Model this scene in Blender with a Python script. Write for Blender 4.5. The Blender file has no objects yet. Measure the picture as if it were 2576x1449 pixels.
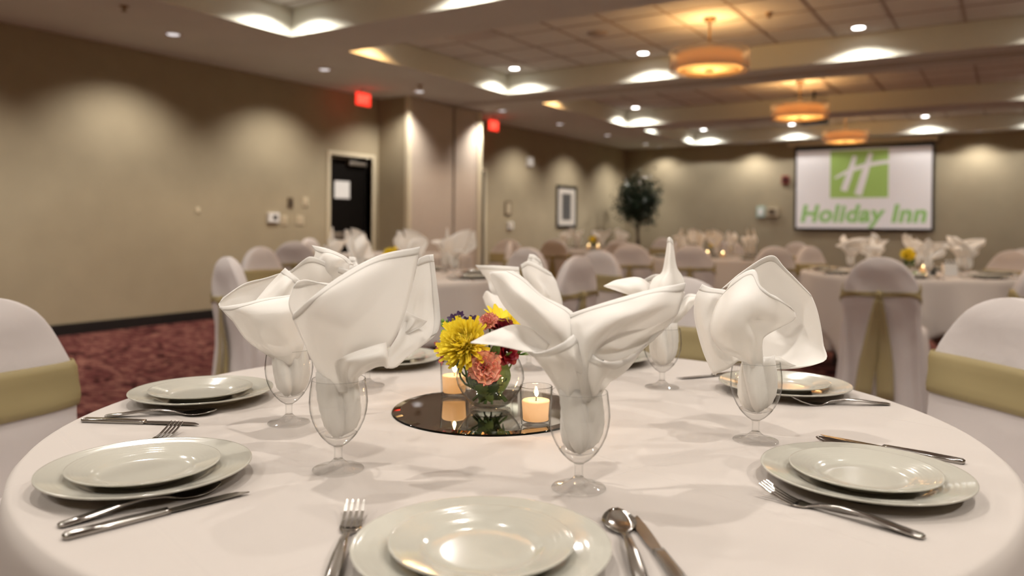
import bpy, math, random
from mathutils import Vector, Matrix
random.seed(7)
C = bpy.context.scene.collection
SC = bpy.context.scene
PI = math.pi

# ------------------------------------------------------------------ camera, world, exposure
CAM_Z = 1.108
YAW = math.radians(32.4547); PITCH = math.radians(0.6032); ROLL = math.radians(0.4542)
def _cam_axes():
    fw = Vector((-math.sin(YAW), math.cos(YAW), 0)); rt = Vector((math.cos(YAW), math.sin(YAW), 0)); up = Vector((0, 0, 1))
    f2 = fw * math.cos(PITCH) - up * math.sin(PITCH)
    u2 = up * math.cos(PITCH) + fw * math.sin(PITCH)
    r3 = rt * math.cos(ROLL) + u2 * math.sin(ROLL)
    u3 = u2 * math.cos(ROLL) - rt * math.sin(ROLL)
    return r3, u3, f2
cd = bpy.data.cameras.new('camera')
cam = bpy.data.objects.new('camera', cd); C.objects.link(cam)
_r, _u, _f = _cam_axes()
cam.matrix_world = Matrix(((_r.x, _u.x, -_f.x, 0), (_r.y, _u.y, -_f.y, 0), (_r.z, _u.z, -_f.z, CAM_Z), (0, 0, 0, 1)))
cd.sensor_fit = 'HORIZONTAL'; cd.sensor_width = 36.0
cd.lens = 1967.74 / 2576 * 36.0
cd.shift_y = -(724.5 - 585.37) / 2576
cd.clip_start = 0.02; cd.clip_end = 60
cd.dof.use_dof = True; cd.dof.focus_distance = 1.22; cd.dof.aperture_fstop = 2.9
SC.camera = cam

w = bpy.data.worlds.new('world'); SC.world = w; w.use_nodes = True
w.node_tree.nodes['Background'].inputs[0].default_value = (0.55, 0.5, 0.45, 1)
w.node_tree.nodes['Background'].inputs[1].default_value = 0.05
SC.view_settings.view_transform = 'Standard'; SC.view_settings.look = 'None'
SC.view_settings.gamma = 1.0; SC.view_settings.use_curve_mapping = False
SC.view_settings.exposure = 0.16
try:
    SC.cycles.use_denoising = True
    SC.cycles.max_bounces = 7; SC.cycles.diffuse_bounces = 3; SC.cycles.glossy_bounces = 3
    SC.cycles.transmission_bounces = 6; SC.cycles.transparent_max_bounces = 12
    SC.cycles.use_adaptive_sampling = True; SC.cycles.adaptive_threshold = 0.1; SC.cycles.adaptive_min_samples = 20
    SC.cycles.sample_clamp_indirect = 4.0
    SC.cycles.caustics_reflective = False; SC.cycles.caustics_refractive = False
    SC.cycles.blur_glossy = 0.5
except Exception:
    pass
WARM = (1.0, 0.93, 0.845)       # ordinary downlights
COOL = (1.0, 0.97, 0.93)       # lamps near the screen
AMBER = (1.0, 0.56, 0.22)      # pendants, dimmed lamps
SPOT_SOFFIT = 105.0
SPOT_RECESS = 44.0
PENDANT_W = 17.0

# ------------------------------------------------------------------ materials
def ncol(c): return (c[0], c[1], c[2], 1.0)
MATS = {}
def mat(name, col, rough=0.6, metal=0.0, var=0.0, vscale=8.0, bump=0.0, bscale=60.0, spec=0.5, sheen=0.0, emit=None, estr=0.0, coat=0.0):
    m = bpy.data.materials.new(name); m.use_nodes = True
    nt = m.node_tree; b = nt.nodes['Principled BSDF']
    b.inputs['Base Color'].default_value = ncol(col)
    b.inputs['Roughness'].default_value = rough; b.inputs['Metallic'].default_value = metal
    b.inputs['Specular IOR Level'].default_value = spec
    if coat: b.inputs['Coat Weight'].default_value = coat; b.inputs['Coat Roughness'].default_value = 0.05
    if sheen: b.inputs['Sheen Weight'].default_value = sheen
    if emit:
        b.inputs['Emission Color'].default_value = ncol(emit); b.inputs['Emission Strength'].default_value = estr
    tc = nt.nodes.new('ShaderNodeTexCoord')
    if var:
        n = nt.nodes.new('ShaderNodeTexNoise'); n.inputs['Scale'].default_value = vscale; n.inputs['Detail'].default_value = 5
        nt.links.new(tc.outputs['Object'], n.inputs['Vector'])
        r = nt.nodes.new('ShaderNodeValToRGB')
        r.color_ramp.elements[0].position = 0.3; r.color_ramp.elements[1].position = 0.7
        r.color_ramp.elements[0].color = ncol([x * (1 - var) for x in col]); r.color_ramp.elements[1].color = ncol([min(1, x * (1 + var)) for x in col])
        nt.links.new(n.outputs['Fac'], r.inputs['Fac']); nt.links.new(r.outputs['Color'], b.inputs['Base Color'])
    if bump:
        n2 = nt.nodes.new('ShaderNodeTexNoise'); n2.inputs['Scale'].default_value = bscale; n2.inputs['Detail'].default_value = 3
        nt.links.new(tc.outputs['Object'], n2.inputs['Vector'])
        bp = nt.nodes.new('ShaderNodeBump'); bp.inputs['Strength'].default_value = bump; bp.inputs['Distance'].default_value = 0.002
        nt.links.new(n2.outputs['Fac'], bp.inputs['Height']); nt.links.new(bp.outputs['Normal'], b.inputs['Normal'])
    MATS[name] = m
    return m

mat('wall_paint', (0.345, 0.292, 0.198), 0.75, var=0.04, vscale=3, bump=0.12, bscale=120, spec=0.25)
mat('wall_trim_paint', (0.62, 0.55, 0.40), 0.55)
mat('ceiling_paint', (0.68, 0.69, 0.645), 0.85, var=0.03, vscale=2, spec=0.1)
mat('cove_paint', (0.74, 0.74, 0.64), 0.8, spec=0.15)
mat('tile_fibre', (0.74, 0.74, 0.70), 0.9, var=0.07, vscale=45, bump=0.4, bscale=140, spec=0.05)
mat('grid_metal', (0.42, 0.36, 0.31), 0.6)
mat('black_base', (0.006, 0.005, 0.005), 0.5)
mat('door_wood', (0.004, 0.003, 0.0025), 0.55, var=0.3, vscale=20, spec=0.12)
mat('aluminium', (0.55, 0.55, 0.55), 0.35, metal=1.0)
mat('white_plastic', (0.75, 0.74, 0.72), 0.4)
mat('beige_plastic', (0.52, 0.44, 0.31), 0.5)
mat('dark_plastic', (0.012, 0.012, 0.013), 0.4)
mat('brown_plaque', (0.10, 0.07, 0.04), 0.5)
mat('red_plastic', (0.22, 0.015, 0.012), 0.4)
mat('teal_plastic', (0.42, 0.55, 0.48), 0.5)
mat('paper_white', (0.80, 0.80, 0.78), 0.8, var=0.05, vscale=40)
mat('partition_vinyl', (0.50, 0.42, 0.345), 0.7, var=0.04, vscale=30, bump=0.2, bscale=200)
mat('tabletop_wood', (0.30, 0.19, 0.10), 0.5, var=0.2, vscale=6)
mat('steel_dark', (0.10, 0.10, 0.10), 0.4, metal=1.0)
mat('china', (0.475, 0.46, 0.40), 0.12, spec=0.6, coat=0.35)
mat('stainless', (0.42, 0.40, 0.375), 0.16, metal=1.0, bump=0.03, bscale=300)
mat('black_frame', (0.008, 0.008, 0.009), 0.35)
mat('mat_board', (0.62, 0.58, 0.52), 0.8)
mat('print_dark', (0.05, 0.048, 0.045), 0.5)
mat('print_grey', (0.16, 0.16, 0.155), 0.5)
mat('trunk_bark', (0.10, 0.065, 0.04), 0.9, var=0.3, vscale=30)
mat('pot_dark', (0.05, 0.035, 0.025), 0.5)
mat('soil', (0.03, 0.02, 0.012), 1.0)
mat('ficus_leaf', (0.014, 0.028, 0.012), 0.35, var=0.6, vscale=3)
mat('wick', (0.02, 0.015, 0.01), 0.9)
mat('stem_green', (0.07, 0.13, 0.035), 0.5, var=0.3, vscale=30)
mat('leaf_green', (0.055, 0.115, 0.03), 0.4, var=0.35, vscale=25)
mat('leaf_light', (0.12, 0.19, 0.055), 0.45, var=0.3, vscale=60)
mat('leaf_dark', (0.02, 0.05, 0.014), 0.4, var=0.4, vscale=40)
mat('fern_green', (0.16, 0.33, 0.04), 0.5, var=0.3, vscale=25)
mat('yellow_disc', (0.35, 0.28, 0.03), 0.8)
mat('peach_edge', (0.50, 0.05, 0.05), 0.55)
mat('red_petal', (0.17, 0.005, 0.014), 0.45, var=0.3, vscale=60)
mat('purple_petal', (0.045, 0.012, 0.075), 0.5, var=0.4, vscale=60)
mat('bulb_white', (1, 1, 1), 0.5, emit=(1.0, 0.97, 0.95), estr=14.0)
mat('bulb_soft', (0.9, 0.9, 0.92), 0.5, emit=(1.0, 0.96, 0.98), estr=0.75)
mat('bulb_off', (0.5, 0.5, 0.52), 0.4, emit=(1.0, 0.95, 0.95), estr=0.2)
mat('trim_white', (0.62, 0.58, 0.54), 0.5)
mat('exit_red', (0.5, 0.02, 0.02), 0.4, emit=(1.0, 0.035, 0.018), estr=1.6)
mat('exit_letters', (0.6, 0.05, 0.04), 0.4, emit=(1.0, 0.10, 0.06), estr=2.2)
mat('screen_white', (0.64, 0.61, 0.60), 0.8, emit=(0.92, 0.80, 0.76), estr=0.16)  # passive screen: its emission stands in for the projector's light
mat('logo_green', (0.28, 0.42, 0.10), 0.8, emit=(0.34, 0.44, 0.12), estr=0.18)  # projected logo: glow put into the material in place of the beam
mat('text_green', (0.25, 0.45, 0.13), 0.8, emit=(0.28, 0.44, 0.15), estr=0.18)  # projected lettering, same stand-in glow as the logo
mat('flame', (1, 0.8, 0.4), 0.5, emit=(1.0, 0.72, 0.34), estr=28.0)
mat('brass', (0.30, 0.20, 0.10), 0.4, metal=1.0)
mat('packet_dark', (0.05, 0.05, 0.045), 0.6)

def cloth_mat(name, col, transl, rough=0.85, weave=900, fold=0.0, crease=False):
    m = bpy.data.materials.new(name); m.use_nodes = True; nt = m.node_tree
    for n in list(nt.nodes): nt.nodes.remove(n)
    out = nt.nodes.new('ShaderNodeOutputMaterial')
    b = nt.nodes.new('ShaderNodeBsdfPrincipled'); b.inputs['Base Color'].default_value = ncol(col)
    b.inputs['Roughness'].default_value = rough; b.inputs['Specular IOR Level'].default_value = 0.15
    b.inputs['Sheen Weight'].default_value = 0.15
    tc = nt.nodes.new('ShaderNodeTexCoord')
    n = nt.nodes.new('ShaderNodeTexNoise'); n.inputs['Scale'].default_value = weave; n.inputs['Detail'].default_value = 1
    nt.links.new(tc.outputs['Object'], n.inputs['Vector'])
    bp = nt.nodes.new('ShaderNodeBump'); bp.inputs['Strength'].default_value = 0.08; bp.inputs['Distance'].default_value = 0.001
    nt.links.new(n.outputs['Fac'], bp.inputs['Height']); last = bp
    if fold:
        n2 = nt.nodes.new('ShaderNodeTexNoise'); n2.inputs['Scale'].default_value = 14; n2.inputs['Detail'].default_value = 2; n2.inputs['Distortion'].default_value = 0.6
        nt.links.new(tc.outputs['Object'], n2.inputs['Vector'])
        b2 = nt.nodes.new('ShaderNodeBump'); b2.inputs['Strength'].default_value = fold; b2.inputs['Distance'].default_value = 0.01
        nt.links.new(n2.outputs['Fac'], b2.inputs['Height']); nt.links.new(last.outputs['Normal'], b2.inputs['Normal']); last = b2
    if crease:   # ironed fold lines, a grid turned against the room
        mp = nt.nodes.new('ShaderNodeMapping'); mp.inputs['Rotation'].default_value = (0, 0, math.radians(17)); mp.inputs['Location'].default_value = (0.13, 0.06, 0)
        nt.links.new(tc.outputs['Object'], mp.inputs['Vector'])
        sx = nt.nodes.new('ShaderNodeSeparateXYZ'); nt.links.new(mp.outputs['Vector'], sx.inputs['Vector'])
        acc = None
        for ax, per in (('X', 0.46), ('Y', 0.58)):
            pp = nt.nodes.new('ShaderNodeMath'); pp.operation = 'PINGPONG'; pp.inputs[1].default_value = per / 2
            nt.links.new(sx.outputs[ax], pp.inputs[0])
            mr = nt.nodes.new('ShaderNodeMapRange'); mr.inputs['From Min'].default_value = 0.0; mr.inputs['From Max'].default_value = 0.006
            nt.links.new(pp.outputs[0], mr.inputs['Value'])
            if acc is None: acc = mr.outputs[0]
            else:
                mi = nt.nodes.new('ShaderNodeMath'); mi.operation = 'MINIMUM'
                nt.links.new(acc, mi.inputs[0]); nt.links.new(mr.outputs[0], mi.inputs[1]); acc = mi.outputs[0]
        b3 = nt.nodes.new('ShaderNodeBump'); b3.inputs['Strength'].default_value = 0.35; b3.inputs['Distance'].default_value = 0.002
        nt.links.new(acc, b3.inputs['Height']); nt.links.new(last.outputs['Normal'], b3.inputs['Normal']); last = b3
    nt.links.new(last.outputs['Normal'], b.inputs['Normal'])
    t = nt.nodes.new('ShaderNodeBsdfTranslucent'); t.inputs['Color'].default_value = ncol(col)
    mx = nt.nodes.new('ShaderNodeMixShader'); mx.inputs[0].default_value = transl
    nt.links.new(b.outputs[0], mx.inputs[1]); nt.links.new(t.outputs[0], mx.inputs[2]); nt.links.new(mx.outputs[0], out.inputs[0])
    MATS[name] = m
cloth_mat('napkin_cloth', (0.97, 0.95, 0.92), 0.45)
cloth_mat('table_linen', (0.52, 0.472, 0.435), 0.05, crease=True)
cloth_mat('chair_cover_cloth', (0.585, 0.535, 0.515), 0.06, fold=0.25)
cloth_mat('pendant_drum', (0.95, 0.72, 0.46), 0.5)
cloth_mat('pendant_diffuser', (0.95, 0.80, 0.50), 0.6)

cloth_mat('yellow_petal', (0.95, 0.78, 0.06), 0.30, 0.6)
cloth_mat('peach_petal', (0.93, 0.52, 0.38), 0.30, 0.6)
cloth_mat('pink_petal', (0.50, 0.16, 0.16), 0.25, 0.6)
cloth_mat('orange_petal', (0.90, 0.26, 0.03), 0.25, 0.6)
cloth_mat('wax', (0.95, 0.80, 0.58), 0.45, 0.5)
w_ = [q for q in MATS['wax'].node_tree.nodes if q.type == 'BSDF_PRINCIPLED'][0]; w_.inputs['Emission Color'].default_value = (1.0, 0.52, 0.2, 1); w_.inputs['Emission Strength'].default_value = 0.5  # glow added to the wax stands in for flame light scattered inside it

def see_through(name, col, alpha, rough=0.7):
    m = bpy.data.materials.new(name); m.use_nodes = True; nt = m.node_tree
    b = nt.nodes['Principled BSDF']; b.inputs['Base Color'].default_value = ncol(col); b.inputs['Roughness'].default_value = rough
    b.inputs['Alpha'].default_value = alpha
    tc = nt.nodes.new('ShaderNodeTexCoord'); n = nt.nodes.new('ShaderNodeTexNoise'); n.inputs['Scale'].default_value = 500
    nt.links.new(tc.outputs['Object'], n.inputs['Vector'])
    bp = nt.nodes.new('ShaderNodeBump'); bp.inputs['Strength'].default_value = 0.1
    nt.links.new(n.outputs['Fac'], bp.inputs['Height']); nt.links.new(bp.outputs['Normal'], b.inputs['Normal'])
    MATS[name] = m
see_through('pendant_sheer', (0.95, 0.88, 0.78), 0.36)
see_through('sash_organza', (0.40, 0.32, 0.15), 0.64)

def thin_glass(name, tint=(0.985, 0.985, 0.98), edge=(0.25, 0.26, 0.25), solid=0.0):
    # thin clear wall: clear face-on, darker and mirror-like at grazing angles
    m = bpy.data.materials.new(name); m.use_nodes = True; nt = m.node_tree
    for n in list(nt.nodes): nt.nodes.remove(n)
    out = nt.nodes.new('ShaderNodeOutputMaterial')
    lw = nt.nodes.new('ShaderNodeLayerWeight'); lw.inputs['Blend'].default_value = 0.5
    rp = nt.nodes.new('ShaderNodeValToRGB'); rp.color_ramp.elements[0].color = ncol(tint); rp.color_ramp.elements[1].color = ncol(edge)
    rp.color_ramp.elements[0].position = 0.62; rp.color_ramp.elements[1].position = 1.0
    nt.links.new(lw.outputs['Facing'], rp.inputs['Fac'])
    tr = nt.nodes.new('ShaderNodeBsdfTransparent'); nt.links.new(rp.outputs['Color'], tr.inputs['Color'])
    gl = nt.nodes.new('ShaderNodeBsdfGlossy'); gl.inputs['Roughness'].default_value = 0.03
    pw = nt.nodes.new('ShaderNodeMath'); pw.operation = 'POWER'; pw.inputs[1].default_value = 5.0
    l2 = nt.nodes.new('ShaderNodeLayerWeight'); l2.inputs['Blend'].default_value = 0.5
    nt.links.new(l2.outputs['Facing'], pw.inputs[0])
    ma = nt.nodes.new('ShaderNodeMath'); ma.operation = 'MULTIPLY_ADD'; ma.inputs[1].default_value = 0.62; ma.inputs[2].default_value = 0.06
    nt.links.new(pw.outputs[0], ma.inputs[0])
    mx = nt.nodes.new('ShaderNodeMixShader')
    nt.links.new(ma.outputs[0], mx.inputs[0]); nt.links.new(tr.outputs[0], mx.inputs[1]); nt.links.new(gl.outputs[0], mx.inputs[2])
    if solid:   # heavy glass: part of the light is bent as well
        gb = nt.nodes.new('ShaderNodeBsdfGlass'); gb.inputs['IOR'].default_value = 1.45; gb.inputs['Roughness'].default_value = 0.0
        m2 = nt.nodes.new('ShaderNodeMixShader'); m2.inputs[0].default_value = solid
        nt.links.new(mx.outputs[0], m2.inputs[1]); nt.links.new(gb.outputs[0], m2.inputs[2]); mx = m2
    nt.links.new(mx.outputs[0], out.inputs[0]); MATS[name] = m
thin_glass('clear_glass')
thin_glass('water_clear', (0.95, 0.96, 0.95), (0.7, 0.72, 0.7))
def solid_glass(name, col=(0.96, 0.97, 0.96)):
    m = bpy.data.materials.new(name); m.use_nodes = True; b = m.node_tree.nodes['Principled BSDF']
    b.inputs['Base Color'].default_value = ncol(col); b.inputs['Roughness'].default_value = 0.0
    b.inputs['Transmission Weight'].default_value = 1.0; b.inputs['IOR'].default_value = 1.48
    MATS[name] = m
thin_glass('thick_glass', (0.995, 0.995, 0.99), (0.90, 0.91, 0.90), 0.12)
solid_glass('green_glass_edge', (0.03, 0.22, 0.16))
m_ = mat('mirror_face', (0.62, 0.62, 0.60), 0.015, metal=1.0)

def carpet():
    m = bpy.data.materials.new('carpet_red'); m.use_nodes = True; nt = m.node_tree; b = nt.nodes['Principled BSDF']
    b.inputs['Roughness'].default_value = 0.95; b.inputs['Specular IOR Level'].default_value = 0.05
    tc = nt.nodes.new('ShaderNodeTexCoord')
    mp = nt.nodes.new('ShaderNodeMapping'); mp.inputs['Rotation'].default_value = (0, 0, math.radians(32)); mp.inputs['Scale'].default_value = (1.6, 2.6, 1)
    nt.links.new(tc.outputs['Object'], mp.inputs['Vector'])
    n = nt.nodes.new('ShaderNodeTexNoise'); n.inputs['Scale'].default_value = 2.6; n.inputs['Detail'].default_value = 6; n.inputs['Distortion'].default_value = 1.8
    nt.links.new(mp.outputs['Vector'], n.inputs['Vector'])
    r = nt.nodes.new('ShaderNodeValToRGB'); e = r.color_ramp.elements
    e[0].position = 0.36; e[0].color = (0.022, 0.006, 0.006, 1); e[1].position = 0.47; e[1].color = (0.105, 0.032, 0.030, 1)
    x = e.new(0.56); x.color = (0.142, 0.053, 0.046, 1); x = e.new(0.60); x.color = (0.260, 0.124, 0.093, 1); x = e.new(0.64); x.color = (0.127, 0.043, 0.037, 1); x = e.new(0.8); x.color = (0.079, 0.025, 0.023, 1)
    nt.links.new(n.outputs['Fac'], r.inputs['Fac']); nt.links.new(r.outputs['Color'], b.inputs['Base Color'])
    n2 = nt.nodes.new('ShaderNodeTexNoise'); n2.inputs['Scale'].default_value = 260
    nt.links.new(tc.outputs['Object'], n2.inputs['Vector'])
    bp = nt.nodes.new('ShaderNodeBump'); bp.inputs['Strength'].default_value = 0.6; bp.inputs['Distance'].default_value = 0.005
    nt.links.new(n2.outputs['Fac'], bp.inputs['Height']); nt.links.new(bp.outputs['Normal'], b.inputs['Normal'])
    MATS['carpet_red'] = m
carpet()

# ------------------------------------------------------------------ mesh helpers
class MB:
    def __init__(s): s.v = []; s.f = []
    def add(s, vs, fs):
        o = len(s.v); s.v += [tuple(v) for v in vs]; s.f += [tuple(i + o for i in f) for f in fs]; return s
    def box(s, a, b):
        x0, y0, z0 = a; x1, y1, z1 = b
        return s.add([(x0, y0, z0), (x1, y0, z0), (x1, y1, z0), (x0, y1, z0), (x0, y0, z1), (x1, y0, z1), (x1, y1, z1), (x0, y1, z1)],
                     [(0, 3, 2, 1), (4, 5, 6, 7), (0, 1, 5, 4), (1, 2, 6, 5), (2, 3, 7, 6), (3, 0, 4, 7)])
    def rings(s, rings, close=True, cap0=False, cap1=False):
        n = len(rings[0]); vs = [p for r in rings for p in r]; fs = []
        for i in range(len(rings) - 1):
            for j in range(n if close else n - 1):
                k = (j + 1) % n
                fs.append((i * n + j, i * n + k, (i + 1) * n + k, (i + 1) * n + j))
        if cap0: fs.append(tuple(reversed(range(n))))
        if cap1: fs.append(tuple((len(rings) - 1) * n + j for j in range(n)))
        return s.add(vs, fs)
    def lathe(s, prof, n=48, c=(0, 0, 0), cap0=False, cap1=False):
        return s.rings([[(c[0] + max(r, 1e-5) * math.cos(2 * PI * j / n), c[1] + max(r, 1e-5) * math.sin(2 * PI * j / n), c[2] + z) for j in range(n)] for r, z in prof], True, cap0, cap1)
    def tube(s, pts, rad, n=8):
        pts = [Vector(p) for p in pts]; rg = []
        for i, p in enumerate(pts):
            d = (pts[min(i + 1, len(pts) - 1)] - pts[max(i - 1, 0)]).normalized()
            a = d.orthogonal().normalized() if i == 0 else (a - d * a.dot(d)).normalized()
            bb = d.cross(a); r = rad[i] if isinstance(rad, (list, tuple)) else rad
            rg.append([p + (a * math.cos(2 * PI * j / n) + bb * math.sin(2 * PI * j / n)) * r for j in range(n)])
        return s.rings(rg, True, True, True)
    def grid(s, rows):
        return s.rings(rows, False)
    def build(s, name, m, parent=None, smooth=False, solid=0.0, off=0.0):
        me = bpy.data.meshes.new(name); me.from_pydata(s.v, [], s.f); me.update()
        if smooth: me.polygons.foreach_set('use_smooth', [True] * len(me.polygons))
        me.materials.append(MATS[m])
        o = bpy.data.objects.new(name, me); C.objects.link(o)
        if parent: o.parent = parent
        if solid:
            md = o.modifiers.new('thickness', 'SOLIDIFY'); md.thickness = solid; md.offset = off
        return o
def boxo(name, a, b, m, parent=None): return MB().box(a, b).build(name, m, parent)
def bevel(o, wd=0.003, seg=2):
    md = o.modifiers.new('bevel', 'BEVEL'); md.width = wd; md.segments = seg; md.limit_method = 'ANGLE'; return o
def thing(name, label, cat, loc=(0, 0, 0), rotz=0.0, group=None):
    o = bpy.data.objects.new(name, None); C.objects.link(o); o.empty_display_size = 0.05
    o.location = loc; o.rotation_euler = (0, 0, rotz); o['label'] = label; o['category'] = cat
    if group: o['group'] = group
    return o
def tag(o, label, cat, group=None):
    o['label'] = label; o['category'] = cat
    if group: o['group'] = group
    return o
def struct(o): o['kind'] = 'structure'; return o
def dup(root, loc, rotz=0.0, label=None, group=None):
    r = root.copy(); C.objects.link(r); r.location = loc; r.rotation_euler = (0, 0, rotz)
    if label: r['label'] = label
    if group: r['group'] = group
    for ch in list(root.children):
        c = ch.copy(); C.objects.link(c); c.parent = r
        for g in list(ch.children):
            d = g.copy(); C.objects.link(d); d.parent = c
    return r
ORD = ['first', 'second', 'third', 'fourth', 'fifth', 'sixth', 'seventh', 'eighth', 'ninth', 'tenth']
def spl(p, n):
    # resample a control polyline as a Catmull-Rom curve with n points
    p = [Vector(q) for q in p]; k = len(p) - 1; out = []
    for i in range(n):
        t = i / (n - 1) * k; j = min(int(t), k - 1); u = t - j
        a = p[j - 1] if j > 0 else p[0] * 2 - p[1]; b = p[j]; c = p[j + 1]; d = p[j + 2] if j + 2 <= k else p[k] * 2 - p[k - 1]
        out.append(0.5 * ((2 * b) + (c - a) * u + (2 * a - 5 * b + 4 * c - d) * u * u + (3 * b - a - 3 * c + d) * u ** 3))
    return out

# ------------------------------------------------------------------ the room
XL, XR, YB, YF, ZC, ZT = -7.70, 2.64, 17.14, -2.6, 2.90, 3.17
RX0, RX1 = -5.85, 0.79
REC = [(-1.95, 1.2), (2.05, 5.22), (5.98, 9.06), (9.97, 13.02), (13.78, 16.62)]
floor = struct(boxo('floor', (XL - .1, YF - .1, -0.1), (XR + .1, YB + .1, 0), 'carpet_red'))
D1 = (7.54, 8.36, 2.03); D2 = (10.36, 11.19, 2.03)
wl = MB()
def wall_seg(y0, y1, z0, z1): wl.box((XL - 0.15, y0, z0), (XL, y1, z1))
wall_seg(YF - .1, D1[0], 0, 3.2); wall_seg(D1[0], D1[1], D1[2], 3.2); wall_seg(D1[1], D2[0], 0, 3.2); wall_seg(D2[0], D2[1], D2[2], 3.2); wall_seg(D2[1], YB + .1, 0, 3.2)
struct(wl.build('wall_left', 'wall_paint'))
struct(boxo('wall_back', (XL, YB, 0), (XR, YB + .15, 3.2), 'wall_paint'))
struct(boxo('wall_right', (XR, YF - .1, 0), (XR + .15, YB + .15, 3.2), 'wall_paint'))
struct(boxo('wall_front', (XL, YF - .15, 0), (XR, YF, 3.2), 'wall_paint'))
bb = MB()
for y0, y1 in ((YF, D1[0] - .08), (D1[1] + .08, 8.5), (11.28, YB)): bb.box((XL, y0, 0), (XL + .014, y1, 0.11))
struct(bb.build('baseboard_left', 'black_base'))
struct(boxo('baseboard_back', (XL, YB - .014, 0), (XR, YB, 0.11), 'black_base'))
struct(boxo('baseboard_right', (XR - .014, YF, 0), (XR, YB, 0.11), 'black_base'))

# ceiling: dropped soffits round five raised coffers
ce = MB()
ce.box((XL, YF, ZC), (RX0, YB, 3.2)); ce.box((RX1, YF, ZC), (XR, YB, 3.2))
ys = [YF] + [v for r in REC for v in r] + [YB]
for i in range(0, len(ys), 2): ce.box((RX0, ys[i], ZC), (RX1, ys[i + 1], 3.2))
ceiling = struct(ce.build('ceiling', 'ceiling_paint'))
boxo('ceiling_deck', (RX0, YF, 3.2), (RX1, YB, 3.25), 'ceiling_paint', ceiling)
T2 = 0.61
tile_me = None
for ri, (y0, y1) in enumerate(REC):
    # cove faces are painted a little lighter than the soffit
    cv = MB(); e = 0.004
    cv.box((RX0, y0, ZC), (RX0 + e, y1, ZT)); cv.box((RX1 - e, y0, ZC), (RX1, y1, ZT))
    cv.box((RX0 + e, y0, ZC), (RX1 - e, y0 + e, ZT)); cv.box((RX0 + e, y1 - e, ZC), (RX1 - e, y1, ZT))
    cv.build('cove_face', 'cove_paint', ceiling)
    xs = [RX0]; x = -2.53 - 0.305 - 5 * T2 + T2
    while x < RX1:
        if x > RX0 + .02: xs.append(x)
        x += T2
    xs.append(RX1)
    yl = [y0]; y = y0 + T2
    while y < y1 - .02: yl.append(y); y += T2
    yl.append(y1)
    g = MB()
    for x in xs[1:-1]: g.box((x - .012, y0, ZT - .004), (x + .012, y1, ZT + .004))
    for y in yl[1:-1]: g.box((RX0, y - .012, ZT - .0035), (RX1, y + .012, ZT + .0035))
    g.build('ceiling_grid', 'grid_metal', ceiling)
    if ri == 0:
        boxo('ceiling_tile', (RX0, y0, ZT), (RX1, y1, ZT + .015), 'tile_fibre', ceiling); continue
    for i in range(len(xs) - 1):
        for j in range(len(yl) - 1):
            wx, wy = xs[i + 1] - xs[i], yl[j + 1] - yl[j]
            if tile_me is None:
                t = MB(); a, b_, d = .5, .492, .46
                t.rings([[(-a, -a, .015), (a, -a, .015), (a, a, .015), (-a, a, .015)], [(-a, -a, .006), (a, -a, .006), (a, a, .006), (-a, a, .006)],
                         [(-d, -d, .006), (d, -d, .006), (d, d, .006), (-d, d, .006)], [(-d + .006, -d + .006, 0), (d - .006, -d + .006, 0), (d - .006, d - .006, 0), (-d + .006, d - .006, 0)]], True, True, True)
                o = t.build('ceiling_tile', 'tile_fibre', ceiling); tile_me = o.data
            else:
                o = bpy.data.objects.new('ceiling_tile', tile_me); C.objects.link(o); o.parent = ceiling
            o.location = ((xs[i] + xs[i + 1]) / 2, (yl[j] + yl[j + 1]) / 2, ZT - .002); o.scale = (wx, wy, 1)

# folding partition pocket on the left wall and its ceiling track
pk = struct(boxo('wall_partition', (XL, 8.50, 0), (-7.17, 10.30, ZC), 'wall_paint'))
boxo('corner_post', (-7.20, 8.49, 0), (-7.135, 8.56, ZC - .002), 'wall_trim_paint', pk)
boxo('corner_post', (-7.20, 10.20, 0), (-7.135, 10.31, ZC - .002), 'wall_trim_paint', pk)
boxo('partition_panel', (-7.17, 8.57, .02), (-7.145, 9.545, ZC - .01), 'partition_vinyl', pk)
boxo('partition_panel', (-7.17, 9.60, .02), (-7.145, 10.13, ZC - .01), 'partition_vinyl', pk)
boxo('partition_panel', (-7.17, 10.145, .02), (-7.150, 10.195, ZC - .01), 'partition_vinyl', pk)
boxo('partition_seam', (-7.17, 9.545, .02), (-7.162, 9.60, ZC - .01), 'brown_plaque', pk)
tk = MB(); tk.box((-7.17, 9.42, ZC - .012), (XR, 9.44, ZC)); tk.box((-7.17, 9.56, ZC - .012), (XR, 9.58, ZC))
struct(tk.build('trim_1', 'grid_metal'))

def door(n, d, sign):
    y0, y1, zt = d
    fr = MB(); q = .05
    fr.box((XL - .13, y0 - q, 0), (XL + .02, y0, zt + q)); fr.box((XL - .13, y1, 0), (XL + .02, y1 + q, zt + q)); fr.box((XL - .13, y0, zt), (XL + .02, y1, zt + q))
    r = struct(bpy.data.objects.new('door_%d' % n, None)); C.objects.link(r); r.location = (0, 0, 0)
    fr.build('door_frame', 'wall_trim_paint', r)
    lf = boxo('door_leaf', (XL - .145, y0, 0.01), (XL - .10, y1, zt), 'door_wood', r)
    cl = MB(); cl.box((XL - .10, y0 + .42, zt - .115), (XL - .035, y0 + .76, zt - .06)); cl.box((XL - .095, y0 + .10, zt - .035), (XL - .075, y0 + .62, zt - .015))
    bevel(cl.build('door_closer', 'aluminium', lf), .008)
    bar = MB(); bar.box((XL - .10, y0 + .03, .90), (XL - .05, y1 - .06, .985))
    bevel(bar.build('push_bar', 'aluminium', lf), .01)
    if sign:
        boxo('notice_sheet', (XL - .10, y0 + .19, 1.45), (XL - .098, y0 + .48, 1.69), 'paper_white', lf)
    return r
door(1, D1, True); door(2, D2, False)

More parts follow.
